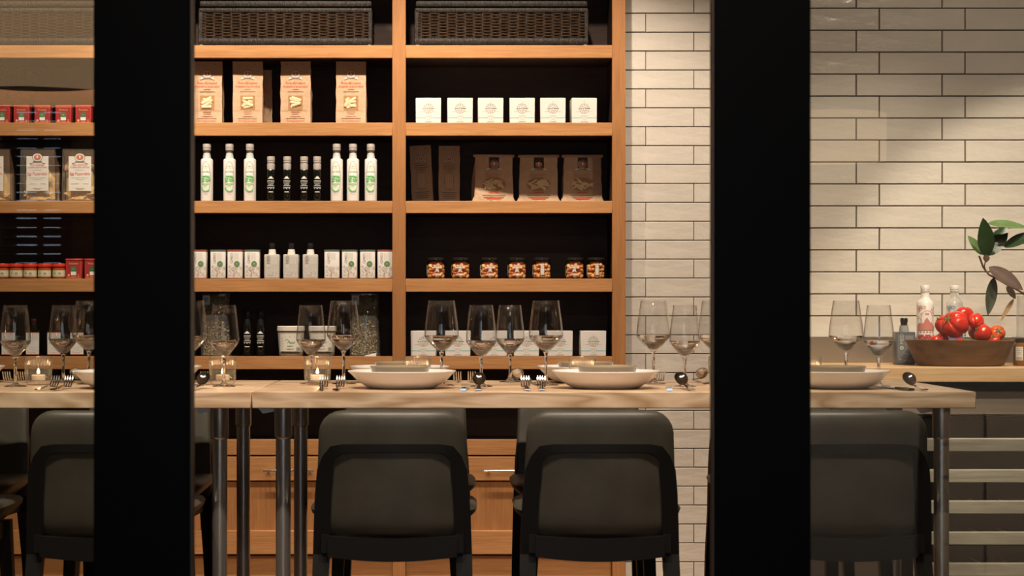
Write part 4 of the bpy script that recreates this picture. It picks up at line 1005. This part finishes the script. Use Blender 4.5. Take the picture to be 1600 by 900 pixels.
def make_spoon():
    t = thing('spoon', 'x', 'spoon', group='steel spoons at the place settings')
    mb = MB(); rings = []
    for y, z, w_ in ((-.115, .004, .0075), (-.11, .004, .009), (-.06, .006, .006), (-.005, .0105, .0034), (.030, .0105, .004)):
        rings.append([(-w_, y, z - .0012), (w_, y, z - .0012), (w_, y, z + .0012), (-w_, y, z + .0012)])
    mb.loft(rings).obj('handle', CHROME, t, angle=50)
    M = Matrix.Translation((0, .028, .0105)) @ Matrix.Rotation(R(38), 4, 'X')
    vs = []; nr, na = 6, 24
    for s_ in (0, 1):
        for i in range(nr + 1):
            q = i / nr
            for j in range(na):
                a = 2 * PI * j / na; rx, ry = .0185 * q, .0280 * q; sh = 1 + .12 * math.sin(a)
                vs.append((rx * sh * math.cos(a), .026 + ry * math.sin(a), -.0095 * (1 - q * q) + s_ * .0011))
    fs = []; n1 = (nr + 1) * na
    for s_ in (0, 1):
        for i in range(nr):
            for j in range(na): k = (j + 1) % na; fs.append((s_ * n1 + i * na + j, s_ * n1 + i * na + k, s_ * n1 + (i + 1) * na + k, s_ * n1 + (i + 1) * na + j))
    for j in range(na): k = (j + 1) % na; fs.append((nr * na + j, nr * na + k, n1 + nr * na + k, n1 + nr * na + j))
    MB().add(vs, fs, 0, M).obj('spoon_bowl', CHROME, t, angle=60)
    return t
def make_knife():
    t = thing('knife', 'x', 'knife', group='steel knives at the place settings')
    MB().loft([[(-w_, y, .001), (w_, y, .001), (w_ * .8, y, z), (-w_ * .8, y, z)] for y, w_, z in ((-.115, .0085, .007), (-.06, .0075, .0085), (-.01, .005, .0075))]).obj('handle', CHROME, t, angle=50)
    MB().loft([[(-w_, y, .001), (w_, y, .001), (w_, y, .0035), (-w_, y, .0035)] for y, w_ in ((-.012, .005), (.0, .0075), (.08, .009), (.105, .005), (.112, .001))]).obj('blade', CHROME, t, angle=40)
    return t
YNC, YFC = 5.245, 5.765
forks = [(506, 0, 'steel fork, outer one left of the left middle bowl'), (531, 0, 'steel fork, inner one left of the left middle bowl'), (821, 0, 'steel fork, outer one left of the right middle bowl'), (845, 0, 'steel fork, inner one left of the right middle bowl'), (82, 0, 'steel fork, left of two in front behind left pane'), (104, 0, 'steel fork, right of two in front behind left pane'),
         (716, 1, 'far side steel fork close to the left middle bowl rim'), (737, 1, 'far side steel fork behind the raised spoon'), (1030, 1, 'far side steel fork beside the tall glass on the tiles'), (320, 1, 'far side steel fork next to the left mullion'), (12, 1, 'far side steel fork at the left photo edge'), (35, 1, 'far side steel fork left of the candle behind left pane')]
place(make_fork(), [((px(x, YFC - .06 if f else YNC + .05), YFC if f else YNC, ZTOP), R(random.uniform(-3, 3)) + (PI if f else 0), l) for x, f, l in forks])
spoons = [(748, 0, 'steel spoon right of the left middle bowl'), (1066, 0, 'steel spoon right of the right middle bowl'), (1421, 0, 'steel spoon near the right table end'), (316, 0, 'steel spoon beside the left mullion'), (808, 1, 'far side spoon with brownish bowl left of the right middle bowl'), (1097, 1, 'far side spoon near the right mullion'), (119, 1, 'far side spoon behind the left near bowl')]
place(make_spoon(), [((px(x, YFC - .055 if f else YNC + .055), YFC if f else YNC, ZTOP), R(random.uniform(-4, 4)) + (PI if f else 0), l) for x, f, l in spoons])
knives = [(727, 0, -3, 'steel knife right of the left middle bowl'), (1046, 0, -6, 'steel knife right of the right middle bowl'), (1398, 0, 10, 'steel knife near the right table end'), (829, 1, 4, 'far side knife left of the right middle bowl')]
place(make_knife(), [((px(x, YFC if f else YNC), YFC if f else YNC, ZTOP), R(rz) + (PI if f else 0), l) for x, f, rz, l in knives])

# ------------------------------------------------------------------ counter on the right
YC0 = 6.30; ZCT = pz(574, YC0)
cw = XR - .02
ct = tag(MB().box(XK - .0 , cw, YC0, YR - .004, ZCT - .0485, ZCT - .0005, ch=.002).obj('wooden_counter', COUNTER), 'wooden counter top along the tiled wall, holding the tomatoes', 'counter')
sp_ = tag(MB().box(XK + .01, cw, YR - .022, YR - .0045, ZCT + .0005, pz(526, YR), ch=.001).obj('steel_backsplash', PANEL_STEEL), 'low satin steel upstand behind the wine glasses on the counter', 'backsplash')
fr = thing('wine_fridge', 'glass fronted under-counter wine fridge with pale rack fronts', 'fridge', (2.05, 6.36, 0))
fw = .60
FRB = mat('fridge_cabinet', (.02, .02, .02), .5)
zf = pz(612, 6.36); zg = pz(648, 6.36)
fb = MB(); fb.box(-fw - .0, -fw + .02, .03, .50, .0, zf); fb.box(fw - .02, fw, .03, .50, 0, zf); fb.box(-fw, fw, .48, .50, 0, zf); fb.box(-fw, fw, .03, .5, 0, .08); fb.box(-fw, fw, .03, .50, zf - .02, zf)
fb.obj('cabinet', FRB, fr, smooth=False)
MB().box(-fw, fw, .0, .03, zg, zf, ch=.003).obj('control_panel', mat('fridge_panel', (.40, .33, .26), .4), fr)
RACK = wood('rack_beech', (.36, .31, .25), (.48, .42, .35), 0)
for k in range(7):
    z = pz(705 + k * 48.6, 6.42)
    if z < .1: break
    rk = MB().box(-fw + .03, fw - .03, .045, .062, z, z + .044, ch=.003).obj('rack_front', RACK, fr)
    mb = MB()
    for q in range(12): mb.tube([(-fw + .06 + q * .098, .06, z + .006), (-fw + .06 + q * .098, .47, z + .006)], .003, 5)
    mb.obj('rack_wires', STEEL, rk)
    WB = mat('wine_bottle_glass', (.012, .016, .010), .12)
d = MB().box(-fw + .045, fw - .045, .012, .018, .10, zg - .02).obj('glass_door', PANE, fr, smooth=False)
db = MB()
for b in ((-fw, -fw + .045, .08, zg - .003), (fw - .045, fw, .08, zg - .003), (-fw + .045, fw - .045, .08, .11), (-fw + .045, fw - .045, zg - .012, zg - .003)): db.box(b[0], b[1], .0, .028, b[2], b[3], ch=.002)
db.obj('door_frame', mat('fridge_frame', (.06, .055, .05), .3, 1), d)
sl = MB().box(-fw + .05, fw - .05, .034, .044, zf - .026, zf - .0205).obj('fill_strip', emit('fridge_fill_glow', (1, .88, .7), 3), fr, smooth=False)  # added glowing strip, with the area fills below, to brighten the racks
for q in (0, 1):
    L = bpy.data.lights.new('fridge_fill', 'AREA'); L.shape = 'RECTANGLE'; L.size = 1.0; L.size_y = .02; L.energy = .5; L.color = (1, .88, .74)
    o = bpy.data.objects.new('fridge_fill', L); C.objects.link(o); o.location = (2.05, 6.36 + .034, zg - .02 if q == 0 else .095); o.rotation_euler = (R(8 if q == 0 else 172), 0, 0)

# base panel left of the fridge
bp_ = tag(MB().box(XK + .005, 2.05 - fw - .003, 6.36, 6.86, 0, ZCT - .049).obj('counter_cabinet', PANEL_STEEL), 'steel counter base behind the right stool and table leg', 'cabinet')

yb_ = 6.50
def make_print_bottle(label, col, col2):
    t = thing('painted_bottle', label, 'bottle', group='white painted bottles on the counter')
    r = .0290; h = .272
    MB().lathe([(0, 0), (r - .002, 0), (r, .003), (r, .212), (r - .004, .218), (.018, .226), (.0148, .232), (.0145, .250), (0, .250)], 36).obj('bottle_body', mat('white_glaze', (.84, .80, .74), .2), t)
    MB().lathe([(.0148, .247), (.0155, .248), (.0158, .256), (.0148, .257), (.0148, .258), (.0160, .259), (.0160, .270), (.014, .273), (0, .273)], 28).obj('cap', mat('ivory_cap', (.80, .76, .70), .35), t)
    p = Print(); r_ = random.Random(8)
    p.rect(-.036, .036, .022, .206, WHT, 0, 14)
    for k in range(26): p.ring(-.034 + .068 * (k % 13) / 12, .150 + r_.uniform(0, .048), r_.uniform(.004, .008), r_.uniform(.004, .007), .0016, col2, 1 + k % 2, 12)
    p.disc(0, .158, .021, .028, WHT, 3); p.ring(0, .158, .021, .028, .0018, col2, 4); p.bars(0, .176, [.012], .006, .004, col2, 4)
    p.strip([(-.034 + .068 * k / 16, .118, .128 + (.008, .012, .016, .014, .010, .012, .022, .030, .034, .026, .020, .014, .016, .010, .006, .004, .002)[k]) for k in range(17)], col2, 4)
    p.rect(-.034, .034, .108, .114, col2, 1); p.rect(-.034, .034, .030, .102, col, 1, 14)
    for k in range(34): p.disc(r_.uniform(-.031, .031), r_.uniform(.048, .100), r_.uniform(.002, .006), r_.uniform(.0012, .003), r_.choice([WHT, col2, col2]), 2 + k % 3, 7)
    p.line([(-.032, .062), (-.014, .046), (0, .050), (.014, .046), (.032, .050)], .008, WHT, 5); p.line([(-.012, .040), (0, .046), (.014, .040), (.030, .044)], .006, WHT, 5)
    p.build(t, r=r)
    return t
a = make_print_bottle('white bottle painted red with landscape beside the wooden bowl', (.42, .06, .05), (.62, .22, .17)); a.location = (px(1445.5, 6.66), 6.66, ZCT)
a = make_print_bottle('white bottle painted blue standing behind the heaped tomatoes', (.10, .16, .42), (.20, .28, .52)); a.location = (px(1491.5, 6.70), 6.70, ZCT)
a = make_med_bottle(mat('pewter_bottle', (.10, .105, .11), .25), mat('pewter_neck', (.30, .31, .31), .15), BLACK, ((.13, .135, .14), (.45, .44, .42), (.62, .60, .56), (.26, .26, .26)), name='pewter_oil_bottle', hb=.109)
a['label'] = 'dark grey square bottle with black cap left of the wooden bowl'; a.location = (px(1413.5, 6.63), 6.64, ZCT); a.rotation_euler.z = R(2); a.scale = (1.08, 1.08, 1.03)
if "group" in a.keys(): del a["group"]
# wooden bowl with tomatoes
BOWLW = wood('bowl_wood', (.07, .032, .011), (.17, .085, .030), 0, fine=40, broad=9, rough=.5)
cxb = px(1500, 6.5)
tb = thing('wooden_bowl', 'carved brown wooden bowl holding red tomatoes on the counter', 'bowl', (cxb, 6.50, ZCT))
n_ = 56
def bowl_ring(r1, r2, z, wob=0): return [(r1 * math.cos(2 * PI * i / n_) * (1 + wob * math.sin(3 * 2 * PI * i / n_)), r2 * math.sin(2 * PI * i / n_), z + wob * .12 * math.sin(2 * 2 * PI * i / n_)) for i in range(n_)]
MB().loft([bowl_ring(.135, .105, 0), bowl_ring(.146, .112, .004), bowl_ring(.160, .124, .034), bowl_ring(.176, .137, .072, .008), bowl_ring(.183, .142, .086, .012), bowl_ring(.176, .136, .087, .012), bowl_ring(.160, .122, .060), bowl_ring(.140, .104, .022), bowl_ring(.05, .04, .016)]).obj('bowl_shell', BOWLW, tb, angle=60)
TOM = [mat('tomato_red', (.62, .030, .012), .16, var=.2, vscale=14, coat=.3), mat('tomato_orange', (.70, .10, .015), .16, var=.3, vscale=14, coat=.3)]
CALYX = mat('tomato_calyx', (.16, .20, .06), .7)
def tomato(label, x, y, z, rx, rz, ribs, m, tilt=(0, 0), seed=0, calyx=False):
    r = random.Random(seed); ph = r.uniform(0, 6)
    t = thing('tomato', label, 'tomato', (px(x, y), y, pz(z, y)), group='tomatoes in the wooden bowl')
    t.rotation_euler = (R(tilt[0]), R(tilt[1]), r.uniform(0, 6))
    nu, nv = 70, 24; vs = []; fs = []
    for j in range(nv + 1):
        th = PI * j / nv; s_, c_ = math.sin(th), math.cos(th)
        for i in range(nu):
            a = 2 * PI * i / nu
            cr = (1 - abs(math.sin(2.5 * a + ph))) ** 2; w_ = 1 - ribs * cr * (.35 + .65 * abs(c_)) * (1 + .45 * math.sin(2 * a + ph)) + .035 * math.sin(a * 2 + ph)
            dip = -.16 * rz * math.exp(-(th / .38) ** 2) if c_ > 0 else .06 * rz * math.exp(-((PI - th) / .3) ** 2)
            vs.append((rx * s_ ** .85 * w_ * math.cos(a) if s_ > 1e-6 else 0, rx * s_ ** .85 * w_ * math.sin(a) if s_ > 1e-6 else 0, rz * c_ * (1 - .5 * ribs * cr) + dip))
    for j in range(nv):
        for i in range(nu): k = (i + 1) % nu; fs.append((j * nu + i, j * nu + k, (j + 1) * nu + k, (j + 1) * nu + i))
    MB().add(vs, fs).obj('tomato_body', m, t, angle=180)
    mb = MB(); zt = rz * .86
    mb.tube([(0, 0, zt - .004), (0, 0, zt + .004), (.002, 0, zt + .009)], .0018, 6)
    for i in range(5):
        a = 2 * PI * i / 5 + ph; d = Vector((math.cos(a), math.sin(a), 0)); n1 = Vector((-d.y, d.x, 0)) * .0025
        b0 = Vector((0, 0, zt)); L = rx * .5
        mb.add([b0 - n1, b0 + n1, b0 + d * L * .6 + n1 * .7 + Vector((0, 0, .004)), b0 + d * L + Vector((0, 0, .001)), b0 + d * L * .6 - n1 * .7 + Vector((0, 0, .004))], [(0, 1, 2, 3, 4)])
    mb.obj('calyx', CALYX, t)
yt = 6.44
tomato('large ribbed red tomato at the front of the heap', 1492, 6.444, 507, .048, .041, .19, TOM[0], (60, 20), 1)
tomato('red tomato at the left side of the heap', 1476, 6.522, 508, .031, .034, .16, TOM[0], (30, -40), 2)
tomato('ribbed red tomato crowning the heap', 1505, 6.514, 494, .036, .027, .22, TOM[0], (50, 10), 3)
tomato('red tomato on the upper right of the heap', 1525, 6.46, 502, .027, .032, .16, TOM[0], (-30, 60), 4)
tomato('round shiny tomato right of the big ribbed one', 1536, 6.4, 521, .029, .027, .03, TOM[0], (50, 30), 5)
tomato('orange tomato at the right end with green calyx', 1558, 6.46, 520, .027, .022, .10, TOM[1], (10, 70), 6)
tomato('small tomato peeping over the bowl rim at front', 1502, 6.418, 539, .026, .022, .04, TOM[0], (40, 0), 7)
tomato('small tomato low at the right bowl rim', 1553, 6.445, 532, .021, .018, .04, TOM[0], (40, 0), 8)
tomato('small tomato low at the left bowl rim', 1462, 6.455, 533, .021, .018, .05, TOM[0], (30, 0), 9)
tomato('small tomato between left rim and large ribbed one', 1472, 6.492, 531, .024, .022, .05, TOM[0], (20, 30), 10)
tomato('orange tinged tomato tucked behind the round shiny one', 1529, 6.523, 517, .034, .030, .06, TOM[1], (20, 0), 11)

# glass vase with magnolia branch, amber jar at the photo edge
yv = 6.62
vx = px(1617, yv)
va = thing('glass_vase', 'clear glass vase cut off by the right photo edge', 'vase', (vx, yv, ZCT))
MB().lathe([(0, 0), (.058, 0), (.062, .004), (.062, .100), (.060, .235), (.0585, .236), (.057, .234), (.059, .10), (.058, .012), (0, .010)], 40).obj('vase_glass', GLASS, va, angle=70)
br = thing('magnolia_branch', 'magnolia branch with glossy green and brown leaves standing in the vase', 'branch', (vx, yv, ZCT + .012))
o0 = br.location
LEAFG = mat('leaf_green', (.030, .062, .022), .30, var=.3, vscale=25); LEAFL = mat('leaf_light', (.13, .22, .075), .35, var=.2, vscale=25); LEAFB = mat('leaf_brown', (.065, .024, .008), .6, var=.25, vscale=25); LEAFD = mat('leaf_dark', (.045, .055, .030), .4); TWIG = mat('twig', (.18, .10, .05), .8)
def P3(x, y, yy): return Vector((px(x, yy) - o0[0], yy - o0[1], pz(y, yy) - o0[2]))
yp = 6.55
MB().tube([P3(1612, 552, yv), P3(1609, 490, yv), P3(1601, 460, 6.60), P3(1590, 453, 6.57), P3(1572, 444, yp), P3(1555, 434, yp), P3(1545, 429, yp), P3(1536, 417, yp), P3(1530, 400, yp)], [.004, .004, .0038, .0036, .0036, .0034, .0032, .0036, .003], 8).obj('twig', TWIG, br)
MB().tube([P3(1600, 457, 6.59), P3(1620, 440, yp), P3(1650, 400, yp)], .003, 7).obj('twig', TWIG, br)
MB().tube([P3(1545, 429, yp), P3(1540, 424, yp), P3(1538, 416, yp - .01), P3(1541, 402, yp - .01), P3(1540, 396, yp - .01)], .0022, 6).obj('twig', TWIG, br)
def leaf(a, b, wd, m, ya=None, yb2=None, face=(0, -1, .25), droop=.06, seed=0):
    A = P3(a[0], a[1], ya or yp); B = P3(b[0], b[1], yb2 or yp); d = B - A; L = d.length; t = d.normalized()
    f = Vector(face); f = (f - t * f.dot(t)).normalized(); s_ = t.cross(f)
    hw = wd / 2 * yp / F; rows = 12; rings = []
    for k in range(rows + 1):
        q = k / rows; wk = hw * (math.sin(PI * min(1, max(0, q)) ** .85) ** .8) + .0004
        c = A + d * q - f * droop * L * (q * q - q * .3) 
        rings.append([tuple(c + s_ * wk * u + f * (abs(u) * wk * .22 + th)) for u, th in ((-1, 0), (-.5, 0), (0, 0), (.5, 0), (1, 0), (1, -.0007), (.5, -.0007), (0, -.0007), (-.5, -.0007), (-1, -.0007))])
    MB().loft(rings).obj('leaf', m, br, angle=60)
leaf((1542, 402), (1537, 341), 27, LEAFG, yp - .012, yp - .06)
leaf((1543, 400), (1574, 352), 27, LEAFG, yp, yp + .02, face=(-.3, -1, .1))
leaf((1543, 349), (1608, 354), 19, LEAFL, yp - .03, yp - .03, face=(0, -.7, .8))
leaf((1568, 386), (1622, 362), 20, LEAFG, yp, yp - .04, face=(.1, -.8, .6))
leaf((1535, 398), (1513, 368), 15, LEAFL, yp + .01, yp + .01, face=(.4, -1, 0))
leaf((1545, 417), (1599, 452), 24, LEAFB, yp - .02, yp - .07, face=(-.2, -1, .6))
leaf((1553, 433), (1543, 493), 18, LEAFD, yp - .005, yp - .02, face=(.1, -1, .1), droop=-.04)
leaf((1566, 424), (1592, 438), 10, LEAFG, yp + .01, yp + .01, face=(0, -.6, 1))
leaf((1573, 447), (1587, 467), 11, LEAFB, yp, yp - .01)
leaf((1584, 467), (1564, 500), 7, mat('leaf_tan', (.36, .22, .10), .6), yp - .02, yp - .03, face=(-.5, -1, 0), droop=.12)
leaf((1541, 398), (1541, 410), 10, LEAFB, yp - .015, yp - .02)
leaf((1606, 446), (1650, 425), 20, LEAFG); leaf((1640, 410), (1665, 350), 24, LEAFG); leaf((1640, 405), (1600, 380), 20, LEAFG)
aj = thing('amber_jar', 'amber jar with white label at the right photo edge beside the vase', 'jar', (px(1606, 6.48), 6.50, ZCT))
MB().lathe([(0, 0), (.040, 0), (.043, .003), (.043, .066), (.036, .076), (.034, .080), (0, .080)], 36).obj('jar_body', mat('amber_glass', (.22, .085, .015), .08), aj)
MB().lathe([(.034, .078), (.0365, .079), (.0365, .092), (.034, .094), (0, .094)], 32).obj('lid', mat('dark_lid', (.03, .028, .02), .3), aj)
p = Print(); p.rect(-.050, -.022, .018, .064, (.74, .70, .64), 1)
for k in range(8): p.rect(-.047 + k * .0028, -.0455 + k * .0028, .020, .030, (.2, .18, .16), 2, 1)
p.bars(-.036, .058, [.02, .02, .016, .02], .002, .006, (.4, .37, .34)); p.build(aj, r=.043)
